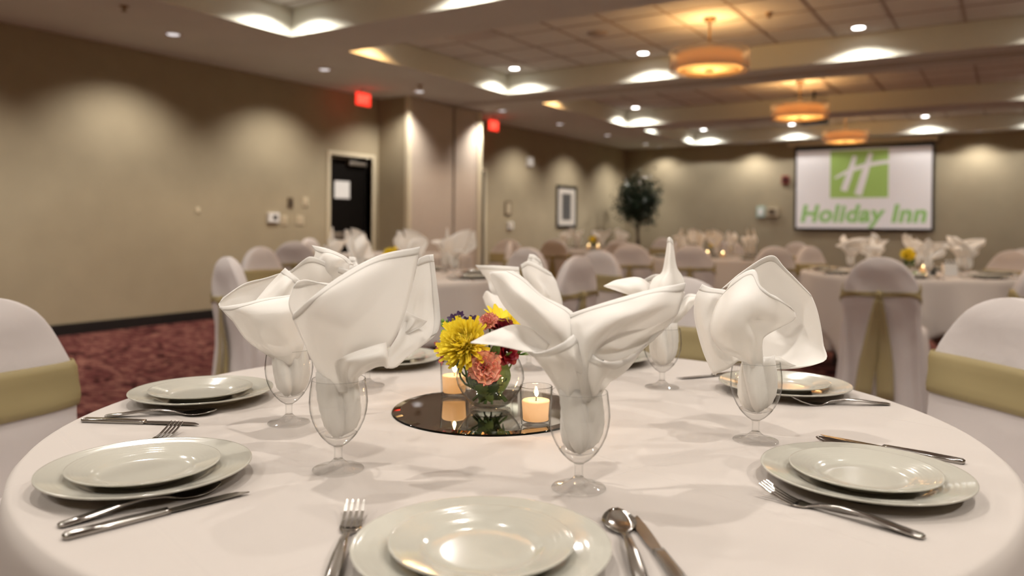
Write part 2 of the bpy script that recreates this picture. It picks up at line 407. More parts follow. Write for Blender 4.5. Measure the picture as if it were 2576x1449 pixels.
# ------------------------------------------------------------------ fittings on the walls
def wallbox(name, label, cat, y, z, wd, ht, dp, m, extra=None):
    t = thing(name, label, cat, (XL, y, z))
    bevel(boxo('body', (0, -wd / 2, -ht / 2), (dp, wd / 2, ht / 2), m, t), .004)
    if extra:
        for nm, a, b, mm in extra: bevel(boxo(nm, a, b, mm, t), .002)
    return t
wallbox('thermostat', 'white thermostat with dark display on the left wall near the door', 'thermostat', 6.58, 1.17, .17, .12, .035, 'white_plastic', [('display', (.034, -.02, -.025), (.038, .045, .03), 'dark_plastic')])
wallbox('switch_plate', 'brown switch plate above the thermostat', 'switch', 6.86, 1.36, .09, .135, .012, 'brown_plaque', [('toggle', (.012, -.012, -.02), (.024, .012, .02), 'dark_plastic')])
wallbox('switch_plate', 'beige blank plate nearest the door, upper row', 'switch', 7.11, 1.38, .09, .12, .012, 'beige_plastic', [('toggle', (.012, -.012, -.02), (.022, .012, .02), 'beige_plastic')])
wallbox('switch_plate', 'beige plate just right of the thermostat', 'switch', 6.76, 1.14, .10, .12, .012, 'beige_plastic', [('toggle', (.012, -.012, -.02), (.022, .012, .02), 'beige_plastic')])
wallbox('switch_plate', 'beige plate below the upper plates near the door', 'switch', 7.02, 1.14, .12, .12, .012, 'beige_plastic', [('toggle', (.012, -.012, -.02), (.022, .012, .02), 'beige_plastic')])
wallbox('outlet_plate', 'pale small plate in the middle of the left wall', 'outlet', 5.52, 1.24, .05, .07, .01, 'beige_plastic', [('socket', (.01, -.012, -.02), (.013, .012, .02), 'wall_trim_paint')])
wallbox('wall_strobe', 'white strobe alarm high on the wall beyond the partition pocket', 'alarm', 12.68, 2.30, .17, .17, .06, 'white_plastic', [('lens', (.06, -.05, -.02), (.075, .05, .04), 'paper_white')])
wallbox('wall_plaque', 'brown sign plaque on the wall beyond the partition pocket', 'sign', 11.95, 1.40, .20, .26, .02, 'brown_plaque', [('panel', (.02, -.06, -.10), (.024, .06, .10), 'beige_plastic')])
wallbox('wall_phone', 'grey-white box below the brown plaque', 'switch', 12.02, 1.09, .15, .13, .04, 'white_plastic', [('panel', (.04, -.04, -.03), (.044, .04, .03), 'beige_plastic')])
pf = thing('framed_print', 'black framed print with white mat and grey stripes', 'picture', (XL, 14.17, 1.48))
fm = MB()
W2, H2 = .42, .43
fm.box((0, -W2, -H2), (.03, -W2 + .05, H2)); fm.box((0, W2 - .05, -H2), (.03, W2, H2)); fm.box((0, -W2 + .05, -H2), (.03, W2 - .05, -H2 + .05)); fm.box((0, -W2 + .05, H2 - .05), (.03, W2 - .05, H2))
fm.build('frame', 'black_frame', pf); boxo('mat_board', (0.002, -W2 + .05, -H2 + .05), (.012, W2 - .05, H2 - .05), 'mat_board', pf)
pr = boxo('print', (.012, -.19, -.27), (.014, .19, .27), 'print_dark', pf)
st = MB()
for k in range(5): st.box((.014, -.16 + k * .07, -.25), (.015, -.16 + k * .07 + .03, .25))
st.build('stripes', 'print_grey', pr)
def backbox(name, label, cat, x, z, wd, ht, dp, m, ex=None):
    t = thing(name, label, cat, (x, YB, z)); bevel(boxo('body', (-wd / 2, -dp, -ht / 2), (wd / 2, 0, ht / 2), m, t), .005)
    if ex: boxo(ex[0], (-wd * .3, -dp - .008, -ht * .3), (wd * .3, -dp, ht * .3), ex[1], t)
backbox('fire_alarm', 'small dark red fire alarm beside the projection screen', 'alarm', -4.02, 2.10, .14, .17, .06, 'red_plastic', ('lens', 'dark_plastic'))
backbox('wall_panel', 'pale green control panel on the back wall', 'panel', -4.53, 1.42, .17, .24, .04, 'teal_plastic', ('display', 'paper_white'))
backbox('wall_speaker', 'grey box beside the pale green panel on the back wall', 'panel', -4.28, 1.42, .24, .20, .09, 'beige_plastic', ('grille', 'brown_plaque'))

def text_mesh(txt, size, m, name, parent, loc, rot, width=None, height=None, shear=0.0, offset=0.0, extrude=0.001):
    cu = bpy.data.curves.new(name, 'FONT'); cu.body = txt; cu.size = size; cu.shear = shear; cu.offset = offset; cu.space_character = 1.06; cu.extrude = extrude
    tmp = bpy.data.objects.new(name + '_tmp', cu); C.objects.link(tmp)
    dg = bpy.context.evaluated_depsgraph_get(); dg.update()
    me = bpy.data.meshes.new_from_object(tmp.evaluated_get(dg)); bpy.data.objects.remove(tmp)
    xs = [v.co.x for v in me.vertices]; x0, x1 = min(xs), max(xs)
    k = width / (x1 - x0) if width else 1
    ky = k
    if height:
        caps = max(v.co.y for v in me.vertices); ky = height / caps
    for v in me.vertices: v.co.x = (v.co.x - x0) * k; v.co.y *= ky
    me.materials.clear(); me.materials.append(MATS[m])
    o = bpy.data.objects.new(name, me); C.objects.link(o); o.parent = parent; o.location = loc; o.rotation_euler = rot
    return o
def exit_sign(x, y, label):
    t = thing('exit_sign', label, 'sign', (x, y, ZC - .06), PI / 2)
    hs = bevel(boxo('housing', (-.135, -.012, -.17), (.135, .012, 0), 'exit_red', t), .006)
    text_mesh('EXIT', .16, 'exit_letters', 'lettering', t, (-.11, -.0135, -.135), (PI / 2, 0, 0), width=.22, height=.10, offset=.004)
    boxo('mount', (-.04, -.02, 0), (.04, .02, .06), 'trim_white', t)
exit_sign(-7.27, 7.72, 'red lit exit sign above the dark door')
exit_sign(-7.28, 10.85, 'red lit exit sign beyond the partition pocket')

# ------------------------------------------------------------------ projection screen and projector
ps = thing('projection_screen', 'large projection screen with a green logo on the back wall', 'screen', (-2.53, YB - .06, 1.04))
SW, SH = 2.60, 1.75
fr = MB(); fr.box((-SW / 2, -.006, 0), (SW / 2, .006, SH))
fr.build('border', 'black_frame', ps)
pic = boxo('picture', (-SW / 2 + .045, -.0075, .045), (SW / 2 - .045, -.006, SH - .10), 'screen_white', ps)
hsg = MB(); hsg.box((-1.44, -.07, SH), (1.36, .055, SH + .105)); bevel(hsg.build('housing', 'wall_trim_paint', ps), .02)
PW, PH = SW - .09, SH - .145
lx0 = -PW / 2 + .265 * PW; lx1 = -PW / 2 + .697 * PW; lz1 = .045 + PH * .985; lz0 = .045 + PH * .385
boxo('logo_square', (lx0, -.0085, lz0), (lx1, -.0075, lz1), 'logo_green', pic)
def stroke(pts, ws):
    ft = []; q = [Vector((p[0], 0, p[1])) for p in pts]
    q = spl(q, 14); wv = spl([(a, 0, 0) for a in ws], 14)
    L, R = [], []
    for i, p in enumerate(q):
        d = (q[min(i + 1, 13)] - q[max(i - 1, 0)]).normalized(); nrm = Vector((-d.z, 0, d.x)); h = wv[i].x
        L.append(p + nrm * h); R.append(p - nrm * h)
    return [L, R]
def lg(u, v): return (lx0 + (lx1 - lx0) * u, lz0 + (lz1 - lz0) * v)
hm = MB()
for pts, ws, dy in (([lg(.43, .88), lg(.34, .50), lg(.24, .15)], (.038, .058, .064), 0), ([lg(.70, .93), lg(.60, .50), lg(.49, .06)], (.038, .064, .072), 0), ([lg(.08, .42), lg(.30, .55), lg(.60, .67), lg(.85, .72), lg(1.0, .735)], (.018, .036, .042, .038, .036), .0003)):
    L, R = stroke(pts, ws); hm.grid([[(p.x, -.0092 - dy, p.z) for p in L], [(p.x, -.0092 - dy, p.z) for p in R]])
hm.build('logo_stroke', 'screen_white', pic)
text_mesh('Holiday Inn', .34, 'text_green', 'lettering', pic, (-PW / 2 + .035 * PW, -.0085, .045 + PH * .085), (PI / 2, 0, 0), width=PW * .935, height=PH * .215, shear=.18, offset=.013)
pj = thing('projector', 'black ceiling projector behind the middle pendant', 'projector', (-2.52, 12.45, 2.66))
bevel(boxo('body', (-.19, -.15, 0), (.19, .15, .11), 'dark_plastic', pj), .02)
MB().lathe([(.045, 0), (.045, .03), (.035, .03)], 20, (0, 0, 0), True, True).build('lens', 'black_frame', pj).matrix_local = Matrix.Translation((.08, .15, .055)) @ Matrix.Rotation(-PI / 2, 4, 'X')
MB().lathe([(.02, 0), (.02, .40)], 16, (0, 0, .11), True, True).build('mount_pole', 'dark_plastic', pj)
bevel(boxo('bracket', (-.12, -.08, .11), (.12, .08, .135), 'dark_plastic', pj), .01)

# ------------------------------------------------------------------ ceiling fittings
def spot(parent, col, watts, ang=128, blend=.75, rad=.032, z=-.035, tilt=0.0):
    l = bpy.data.lights.new('lamp_light', 'SPOT'); l.energy = watts; l.color = col; l.spot_size = math.radians(ang); l.spot_blend = blend; l.shadow_soft_size = rad
    o = bpy.data.objects.new('lamp_light', l); C.objects.link(o); o.parent = parent; o.location = (0, 0, z); o.rotation_euler = (0, tilt, 0)
DL = {}
def downlight(x, y, z, label, bulb, col, watts, ang=128, blend=.75, group='recessed ceiling downlights', tilt=0.0):
    t = thing('recessed_downlight', label, 'downlight', (x, y, z), 0, group)
    if bulb not in DL:
        a = MB().lathe([(.105, 0), (.105, -.004), (.092, -.009), (.078, -.007), (.060, -.002), (.050, -.001)], 32).build('trim_ring', 'trim_white', t, True)
        b = MB().lathe([(.058, -.004), (.045, -.0075), (.025, -.011), (0, -.012)], 28).build('lens', bulb, t, True)
        DL[bulb] = (a.data, b.data)
    else:
        for nm, me in zip(('trim_ring', 'lens'), DL[bulb]):
            o = bpy.data.objects.new(nm, me); C.objects.link(o); o.parent = t
    if watts: spot(t, col, watts, ang, blend, tilt=tilt)
for i, y in enumerate((0.7, 2.64, 4.58, 6.54, 8.28, 10.33, 12.2, 14.15, 16.1)):
    downlight(-6.77, y, ZC, 'recessed downlight in the soffit along the left wall, %s from the front' % ORD[i], 'bulb_soft', WARM, SPOT_SOFFIT, 112, .85, 'downlights in the left soffit', math.radians(17))
for i, x in enumerate((-6.72, -4.66, -.50, 1.55)):
    downlight(x, 16.76, ZC, 'recessed downlight washing the back wall, %s from the left corner' % ORD[i], 'bulb_off', WARM, SPOT_SOFFIT * .45, 138, .85, 'downlights along the back wall')
for i, y in enumerate((0.7, 4.58, 8.28, 12.2)):
    downlight(1.71, y, ZC, 'recessed downlight in the right-hand soffit, %s from the front' % ORD[i], 'bulb_soft', WARM, SPOT_SOFFIT, 138, .7, 'downlights in the right soffit')
names = ['coffer behind the viewer', 'nearest coffer', 'second coffer', 'third coffer', 'coffer by the screen']
for ri, (y0, y1) in enumerate(REC):
    for row, y in (('near', y0 + .32), ('far', y1 - .32)):
        for i, x in enumerate((-5.54, -3.72, -1.34, .48)):
            col, wt = WARM, SPOT_RECESS
            if ri == 3 and i in (1, 2): continue
            if ri == 0 and i > 0: wt *= 1.7
            if ri == 3: wt *= 1.2
            if ri == 4: col = COOL
            if row == 'near' and ri in (2, 3): col, wt = AMBER, SPOT_RECESS * .7
            downlight(x, y, ZT - .003, 'bright downlight at the %s edge of the %s, %s from the left' % (row, names[ri], ORD[i]), 'bulb_white', col, wt, 144, .35, 'downlights in the coffers')

def vent(x, y, label):
    t = thing('air_vent', label, 'vent', (x, y, ZT - .006))
    f = MB(); s = .29
    f.box((-s, -s, -.006), (s, -s + .05, .002)); f.box((-s, s - .05, -.006), (s, s, .002)); f.box((-s, -s + .05, -.006), (-s + .05, s - .05, .002)); f.box((s - .05, -s + .05, -.006), (s, s - .05, .002))
    f.build('frame', 'trim_white', t); boxo('duct', (-s + .05, -s + .05, -.001), (s - .05, s - .05, .002), 'dark_plastic', t)
    for k in range(6):
        yy = -s + .09 + k * .08
        MB().add([(-s + .05, yy, -.001), (s - .05, yy, -.001), (s - .05, yy + .04, -.02), (-s + .05, yy + .04, -.02)], [(0, 1, 2, 3)]).build('slat', 'trim_white', t, solid=.003)
vent(-4.97, 6.895, 'square louvred air vent in the second coffer'); vent(-2.53, 12.105, 'square louvred air vent beside the middle pendant')
def disc(name, x, y, z, r, label, cat, m):
    t = thing(name, label, cat, (x, y, z)); MB().lathe([(r, 0), (r, -.012), (r * .8, -.022), (0, -.024)], 28).build('body', m, t, True)
    MB().lathe([(r * .55, -.0225), (r * .5, -.027), (0, -.028)], 20).build('grille', 'grid_metal', t, True)
disc('ceiling_speaker', -3.75, 7.57, ZT - .004, .11, 'round dim speaker disc in the second coffer ceiling', 'speaker', 'grid_metal')
def sprinkler(x, y, z, label):
    t = thing('sprinkler', label, 'sprinkler', (x, y, z)); MB().lathe([(.04, 0), (.036, -.008), (.012, -.012), (.010, -.035), (.022, -.04), (.022, -.043), (0, -.044)], 20).build('body', 'brass', t, True)
    MB().lathe([(.026, -.043), (.026, -.045), (0, -.0455)], 16).build('deflector', 'brass', t, True)
sprinkler(-6.24, 3.77, ZC, 'small sprinkler head in the left soffit near the viewer'); sprinkler(-6.45, 7.9, ZC, 'small sprinkler head in the left soffit near the exit sign'); sprinkler(-1.98, 7.7, ZT - .004, 'small sprinkler head right of the nearest pendant')

def pendant(x, y, label):
    t = thing('pendant_lamp', label, 'lamp', (x, y, 0), 0, 'double drum pendants')
    z0, z1 = 2.645, 2.845
    MB().lathe([(.06, 0), (.06, -.02), (.05, -.028), (0, -.028)], 28, (0, 0, ZT - .004)).build('canopy', 'brass', t, True)
    MB().lathe([(.011, z1 - .12), (.011, ZT - .03)], 12, (0, 0, 0), True, True).build('stem', 'brass', t, True)
    MB().lathe([(.385, z0), (.385, z1)], 64).build('outer_shade', 'pendant_sheer', t, True, .002)
    MB().lathe([(.315, z0 + .012), (.315, z1 - .03)], 64).build('inner_shade', 'pendant_drum', t, True, .002)
    rg = MB().lathe([(.387, z0 - .003), (.387, z0 + .006), (.380, z0 + .006), (.380, z0 - .003), (.387, z0 - .003)], 64).lathe([(.387, z1 - .006), (.387, z1 + .003), (.380, z1 + .003), (.380, z1 - .006), (.387, z1 - .006)], 64)
    rg.build('rim_ring', 'trim_white', t, True)
    df = MB().lathe([(.312, z0 + .012), (.306, z0 - .002), (.29, z0 - .004), (.285, z0 + .010), (0, z0 + .012)], 64).build('diffuser', 'pendant_diffuser', t, True)
    MB().lathe([(.05, z0 + .010), (.05, z0 + .002), (.02, z0 - .008), (0, z0 - .009)], 24).build('finial', 'brass', df, True)
    sp = MB()
    for k in range(3):
        a = k * 2 * PI / 3 + .3; sp.tube([(0, 0, z1 - .06), (.38 * math.cos(a), .38 * math.sin(a), z1 - .012)], .004, 6)
    sp.build('spider', 'brass', t)
    for k in range(3):
        a = k * 2 * PI / 3 + 1.3
        MB().lathe([(0, -.03), (.022, -.02), (.03, 0), (.02, .03), (0, .045)], 14, (.16 * math.cos(a), .16 * math.sin(a), z0 + .10)).build('bulb', 'bulb_warm', t, True)
    l = bpy.data.lights.new('pendant_light', 'POINT'); l.energy = PENDANT_W; l.color = AMBER; l.shadow_soft_size = .12
    o = bpy.data.objects.new('pendant_light', l); C.objects.link(o); o.parent = t; o.location = (0, 0, z1 + .0)
mat('bulb_warm', (1, .8, .5), .5, emit=(1.0, .6, .25), estr=5.0)
pendant(-2.53, 3.64, 'double drum pendant lamp in the coffer above the viewer')
pendant(-2.53, 7.60, 'nearest and largest amber double drum pendant lamp')
pendant(-2.53, 11.56, 'middle amber double drum pendant lamp in front of the projector')
pendant(-2.53, 15.20, 'farthest amber double drum pendant lamp above the screen')

# ------------------------------------------------------------------ potted tree
tr = thing('potted_tree', 'dark leafy indoor tree in the far left corner', 'tree', (-6.85, 15.9, 0))
MB().lathe([(.13, 0), (.17, .02), (.19, .34), (.205, .36), (.205, .38), (.18, .38), (.175, .33)], 32, (0, 0, 0), True).build('pot', 'pot_dark', tr, True)
MB().lathe([(.178, .33), (.10, .345), (0, .35)], 24).build('soil', 'soil', tr, True)
tt = MB()
for k in range(3):
    a = k * 2.1; tt.tube([(.03 * math.cos(a), .03 * math.sin(a), .33), (.035 * math.cos(a + 2), .035 * math.sin(a + 2), .7), (.03 * math.cos(a + 4), .03 * math.sin(a + 4), 1.05), (.10 * math.cos(a), .10 * math.sin(a), 1.5)], [.02, .018, .016, .01], 8)
tt.build('trunk', 'trunk_bark', tr, True)
fl = MB(); br = MB(); rnd = random.Random(3)
for k in range(110):
    th, u = rnd.uniform(0, 2 * PI), rnd.uniform(-1, 1)
    d = Vector((math.cos(th) * math.sqrt(1 - u * u) * .50, math.sin(th) * math.sqrt(1 - u * u) * .50, u * .62)) * rnd.uniform(.5, 1.05)
    c = Vector((0, 0, 1.68)); e = c + d
    br.tube([c + Vector((0, 0, -.25)) + d * .1, c + d * .5, e], [.008, .005, .002], 5)
    for j in range(34):
        p = c + d * rnd.uniform(.55, 1.0) + Vector((rnd.gauss(0, .085), rnd.gauss(0, .085), rnd.gauss(0, .085)))
        ax = Vector((rnd.gauss(0, 1), rnd.gauss(0, 1), rnd.gauss(-.5, .7))).normalized(); sd = ax.orthogonal().normalized()
        sd = (Matrix.Rotation(rnd.uniform(0, 6.28), 3, ax) @ sd); L = rnd.uniform(.06, .10); nn = ax.cross(sd)
        fl.add([p, p + ax * L * .45 + sd * L * .26 + nn * .006, p + ax * L, p + ax * L * .45 - sd * L * .26 + nn * .006], [(0, 1, 2, 3)])
br.build('branches', 'trunk_bark', tr, True)
fo = fl.build('foliage', 'ficus_leaf', tr); fo['kind'] = 'stuff'
GLASS_SPOTS = {
    'L': (-0.780, 0.783),
    'LB': (-1.032, 0.919),
    'F': (-0.467, 0.900),
    'RB': (-0.614, 1.559),
    'R': (-0.337, 1.257),
    'BL': (-1.132, 1.220),
    'BK': (-0.952, 1.575),
}
NAPKINS = {
    'L': [
        ('t', [
            [(-0.012, -0.016, 0.110), (0.006, -0.019, 0.110), (0.019, -0.013, 0.111), (0.025, -0.000, 0.112)],
            [(-0.017, -0.021, 0.133), (0.006, -0.028, 0.132), (0.020, -0.021, 0.134), (0.032, -0.011, 0.136), (0.034, -0.000, 0.139)],
            [(-0.019, -0.045, 0.178), (0.015, -0.053, 0.180), (0.041, -0.043, 0.184), (0.060, -0.019, 0.184), (0.067, 0.021, 0.170)],
            [(-0.023, -0.059, 0.209), (0.025, -0.070, 0.220), (0.055, -0.057, 0.228), (0.075, -0.020, 0.226), (0.078, 0.040, 0.204)],
            [(-0.021, -0.064, 0.217), (0.032, -0.069, 0.243), (0.059, -0.048, 0.261), (0.077, -0.007, 0.272), (0.083, 0.056, 0.255)],
            [(-0.020, -0.063, 0.222), (0.019, -0.068, 0.245), (0.043, -0.040, 0.273), (0.065, 0.009, 0.299), (0.085, 0.070, 0.310)],
        ]),
        ('tr', [
            [(0.066, 0.020, 0.146), (0.067, 0.033, 0.143), (0.064, 0.048, 0.143)],
            [(0.064, 0.025, 0.163), (0.070, 0.046, 0.156), (0.072, 0.071, 0.160)],
            [(0.070, 0.038, 0.184), (0.081, 0.071, 0.177), (0.088, 0.100, 0.181)],
            [(0.069, 0.053, 0.202), (0.076, 0.086, 0.198), (0.089, 0.112, 0.199)],
            [(0.070, 0.059, 0.227), (0.074, 0.092, 0.226), (0.085, 0.116, 0.220)],
            [(0.076, 0.066, 0.257), (0.079, 0.089, 0.256), (0.081, 0.114, 0.255)],
            [(0.078, 0.077, 0.293), (0.077, 0.094, 0.297), (0.076, 0.111, 0.298)],
        ]),
        ('', [
            [(0.066, 0.044, 0.183), (0.066, 0.048, 0.183), (0.067, 0.052, 0.184)],
            [(0.069, 0.051, 0.203), (0.074, 0.064, 0.199), (0.082, 0.076, 0.196)],
            [(0.071, 0.058, 0.220), (0.078, 0.069, 0.213), (0.089, 0.083, 0.205)],
        ]),
        ('', [
            [(0.018, -0.008, 0.113), (0.027, -0.003, 0.116), (0.027, 0.009, 0.120)],
            [(0.021, -0.021, 0.131), (0.037, -0.016, 0.135), (0.037, 0.001, 0.133)],
            [(0.027, -0.034, 0.155), (0.055, -0.028, 0.152), (0.058, 0.003, 0.146)],
            [(0.044, -0.035, 0.167), (0.075, -0.033, 0.164), (0.070, 0.011, 0.150)],
            [(0.069, -0.013, 0.179), (0.091, -0.013, 0.170), (0.075, 0.014, 0.147)],
            [(0.074, 0.014, 0.182), (0.076, 0.015, 0.167), (0.071, 0.023, 0.146)],
        ]),
        ('t', [
            [(-0.025, 0.004, 0.117), (-0.016, 0.015, 0.113), (0.001, 0.020, 0.117)],
            [(-0.063, -0.002, 0.178), (-0.039, 0.037, 0.176), (-0.000, 0.061, 0.176)],
            [(-0.052, -0.042, 0.225), (-0.064, 0.022, 0.222), (-0.022, 0.060, 0.227)],
            [(-0.053, -0.036, 0.250), (-0.059, 0.001, 0.252), (-0.040, 0.037, 0.253)],
            [(-0.050, -0.029, 0.261), (-0.054, -0.007, 0.261), (-0.046, 0.021, 0.252)],
        ]),
    ],
    'LB': [
        ('t', [
            [(-0.004, -0.013, 0.103), (0.016, -0.015, 0.102), (0.018, 0.001, 0.104)],
            [(-0.019, -0.046, 0.129), (0.013, -0.043, 0.129), (0.033, -0.025, 0.133), (0.035, 0.000, 0.135)],
            [(-0.024, -0.073, 0.152), (0.016, -0.071, 0.156), (0.046, -0.052, 0.162), (0.041, 0.004, 0.162)],
            [(-0.043, -0.084, 0.182), (0.017, -0.087, 0.189), (0.055, -0.064, 0.196), (0.049, 0.010, 0.196)],
            [(-0.072, -0.079, 0.194), (-0.002, -0.088, 0.204), (0.036, -0.064, 0.212), (0.048, 0.010, 0.219)],
            [(-0.085, -0.076, 0.199), (-0.017, -0.079, 0.210), (0.010, -0.062, 0.218), (0.028, -0.015, 0.222), (0.039, 0.028, 0.227)],
        ]),
        ('t', [
            [(-0.019, 0.001, 0.107), (-0.017, 0.014, 0.103), (-0.000, 0.015, 0.106)],
            [(-0.075, -0.045, 0.165), (-0.069, 0.018, 0.159), (-0.021, 0.048, 0.160)],
            [(-0.089, -0.072, 0.199), (-0.088, -0.018, 0.200), (-0.053, 0.040, 0.208)],
            [(-0.092, -0.068, 0.208), (-0.094, -0.022, 0.218), (-0.057, 0.038, 0.239)],
            [(-0.093, -0.063, 0.214), (-0.083, -0.026, 0.236), (-0.071, 0.006, 0.244), (-0.056, 0.027, 0.252), (-0.045, 0.046, 0.257)],
        ]),
        ('t', [
            [(-0.032, -0.047, 0.209), (-0.006, -0.027, 0.211), (0.016, 0.013, 0.217)],
            [(-0.030, -0.016, 0.238), (-0.002, -0.010, 0.237), (0.007, 0.019, 0.232)],
            [(-0.020, 0.008, 0.264), (-0.006, 0.011, 0.254), (0.005, 0.018, 0.244)],
        ]),
        ('t', [
            [(-0.019, 0.007, 0.116), (-0.015, 0.015, 0.114), (-0.005, 0.022, 0.117)],
            [(-0.038, 0.026, 0.203), (-0.017, 0.063, 0.201), (0.017, 0.096, 0.207)],
            [(-0.041, 0.036, 0.251), (-0.010, 0.050, 0.251), (0.012, 0.082, 0.244), (0.035, 0.108, 0.243)],
            [(-0.037, 0.039, 0.259), (-0.009, 0.045, 0.280), (-0.003, 0.061, 0.281), (0.018, 0.086, 0.266), (0.037, 0.110, 0.257)],
        ]),
        ('t', [
            [(-0.035, 0.064, 0.250), (-0.006, 0.070, 0.243), (0.035, 0.108, 0.236)],
            [(-0.019, 0.075, 0.285), (0.010, 0.075, 0.279), (0.034, 0.108, 0.267)],
            [(-0.027, 0.075, 0.302), (0.002, 0.088, 0.295), (0.025, 0.108, 0.281), (0.033, 0.119, 0.266)],
        ]),
    ],
    'F': [
        ('t', [
            [(-0.015, -0.018, 0.110), (0.002, -0.021, 0.110), (0.015, -0.015, 0.112)],
            [(-0.023, -0.022, 0.133), (-0.001, -0.032, 0.135), (0.016, -0.023, 0.136), (0.027, -0.017, 0.139)],
            [(-0.031, -0.053, 0.169), (0.001, -0.062, 0.172), (0.019, -0.051, 0.172), (0.029, -0.033, 0.173)],
            [(-0.038, -0.069, 0.184), (-0.007, -0.088, 0.188), (0.013, -0.072, 0.199), (0.015, -0.047, 0.207)],
        ]),
        ('', [
            [(-0.097, -0.107, 0.194), (-0.057, -0.105, 0.194), (-0.028, -0.086, 0.187), (-0.018, -0.057, 0.185)],
            [(-0.098, -0.105, 0.195), (-0.062, -0.096, 0.202), (-0.043, -0.066, 0.198), (-0.025, -0.037, 0.188)],
            [(-0.099, -0.102, 0.195), (-0.077, -0.088, 0.208), (-0.061, -0.060, 0.215), (-0.047, -0.039, 0.207), (-0.030, -0.023, 0.191)],
        ]),
        ('t', [
            [(-0.006, -0.008, 0.120), (-0.040, -0.023, 0.186), (-0.070, -0.030, 0.210), (-0.093, -0.038, 0.235), (-0.108, -0.042, 0.263), (-0.112, -0.044, 0.278)],
            [(0.004, -0.014, 0.122), (-0.005, -0.042, 0.186), (-0.017, -0.067, 0.220), (-0.040, -0.076, 0.246), (-0.074, -0.067, 0.266), (-0.102, -0.050, 0.280)],
            [(0.007, -0.008, 0.121), (0.008, -0.040, 0.192), (-0.002, -0.058, 0.221), (-0.028, -0.068, 0.249), (-0.064, -0.061, 0.271), (-0.086, -0.051, 0.281)],
            [(0.007, 0.006, 0.119), (0.000, -0.009, 0.197), (-0.004, -0.012, 0.229), (-0.040, -0.028, 0.250), (-0.062, -0.036, 0.271), (-0.078, -0.040, 0.281)],
        ]),
        ('t', [
            [(0.011, -0.013, 0.117), (0.020, -0.007, 0.117), (0.020, 0.008, 0.117)],
            [(0.017, -0.041, 0.158), (0.032, -0.039, 0.162), (0.036, -0.034, 0.176), (0.037, -0.027, 0.188)],
            [(-0.001, -0.034, 0.195), (0.032, -0.049, 0.200), (0.050, -0.048, 0.203), (0.068, -0.025, 0.211), (0.091, 0.073, 0.217)],
            [(-0.010, -0.028, 0.211), (0.039, -0.043, 0.221), (0.074, -0.039, 0.230), (0.097, 0.005, 0.238), (0.100, 0.090, 0.235)],
            [(-0.017, -0.020, 0.219), (0.033, -0.030, 0.233), (0.070, -0.018, 0.245), (0.095, 0.022, 0.254), (0.101, 0.103, 0.255)],
            [(-0.022, -0.017, 0.222), (0.017, -0.022, 0.236), (0.058, -0.007, 0.251), (0.085, 0.034, 0.261), (0.103, 0.104, 0.266)],
        ]),
        ('t', [
            [(0.013, -0.002, 0.118), (0.023, -0.005, 0.119), (0.025, 0.005, 0.119), (0.023, 0.016, 0.121)],
            [(0.024, -0.033, 0.148), (0.038, -0.027, 0.145), (0.035, 0.000, 0.138), (0.029, 0.026, 0.136)],
            [(0.032, -0.043, 0.172), (0.055, -0.052, 0.170), (0.061, -0.018, 0.160), (0.052, 0.035, 0.156)],
            [(0.040, -0.043, 0.185), (0.058, -0.062, 0.182), (0.067, -0.048, 0.178), (0.063, 0.019, 0.174), (0.060, 0.076, 0.183)],
        ]),
        ('', [
            [(0.039, -0.041, 0.183), (0.037, -0.010, 0.173), (0.044, 0.030, 0.168), (0.057, 0.080, 0.182)],
            [(0.039, -0.038, 0.195), (0.035, 0.024, 0.185), (0.049, 0.069, 0.187), (0.068, 0.105, 0.196)],
            [(0.049, -0.040, 0.204), (0.066, -0.020, 0.211), (0.077, 0.028, 0.212), (0.085, 0.104, 0.216)],
        ]),
        ('', [
            [(0.000, 0.014, 0.116), (0.007, 0.024, 0.115), (0.015, 0.025, 0.119)],
            [(0.009, 0.031, 0.151), (0.027, 0.054, 0.152), (0.044, 0.066, 0.163)],
            [(0.027, 0.067, 0.185), (0.054, 0.096, 0.189), (0.081, 0.114, 0.211)],
            [(0.048, 0.069, 0.229), (0.067, 0.105, 0.233), (0.096, 0.111, 0.239)],
            [(0.077, 0.052, 0.256), (0.088, 0.095, 0.257), (0.101, 0.109, 0.253)],
        ]),
    ],
    'RB': [
        ('t', [
            [(-0.016, -0.008, 0.115), (0.005, -0.017, 0.114), (0.013, 0.010, 0.117)],
            [(-0.019, -0.034, 0.183), (0.020, -0.044, 0.190), (0.029, 0.009, 0.190)],
            [(-0.017, -0.020, 0.227), (0.021, -0.037, 0.220), (0.035, 0.037, 0.222)],
            [(-0.004, 0.001, 0.243), (0.018, -0.009, 0.248), (0.020, 0.028, 0.254)],
            [(-0.000, 0.009, 0.273), (0.015, 0.001, 0.282), (0.015, 0.025, 0.286)],
            [(0.003, 0.018, 0.316), (0.008, 0.015, 0.318), (0.011, 0.025, 0.311)],
        ]),
        ('', [
            [(-0.005, -0.002, 0.122), (-0.022, -0.047, 0.182), (-0.050, -0.065, 0.198), (-0.093, -0.092, 0.215)],
            [(-0.002, 0.001, 0.147), (-0.023, -0.047, 0.208), (-0.059, -0.065, 0.217), (-0.093, -0.092, 0.217)],
            [(-0.006, 0.022, 0.170), (-0.039, -0.010, 0.228), (-0.079, -0.047, 0.228), (-0.093, -0.092, 0.217)],
        ]),
        ('t', [
            [(0.013, 0.010, 0.117), (0.030, 0.021, 0.142), (0.051, 0.023, 0.167), (0.065, 0.032, 0.187)],
            [(0.015, 0.011, 0.139), (0.037, 0.007, 0.162), (0.050, 0.016, 0.183), (0.063, 0.036, 0.192)],
            [(0.009, 0.031, 0.145), (0.019, 0.038, 0.171), (0.039, 0.039, 0.196), (0.061, 0.041, 0.197)],
        ]),
        ('t', [
            [(-0.013, 0.007, 0.119), (-0.006, 0.019, 0.117), (0.005, 0.019, 0.119)],
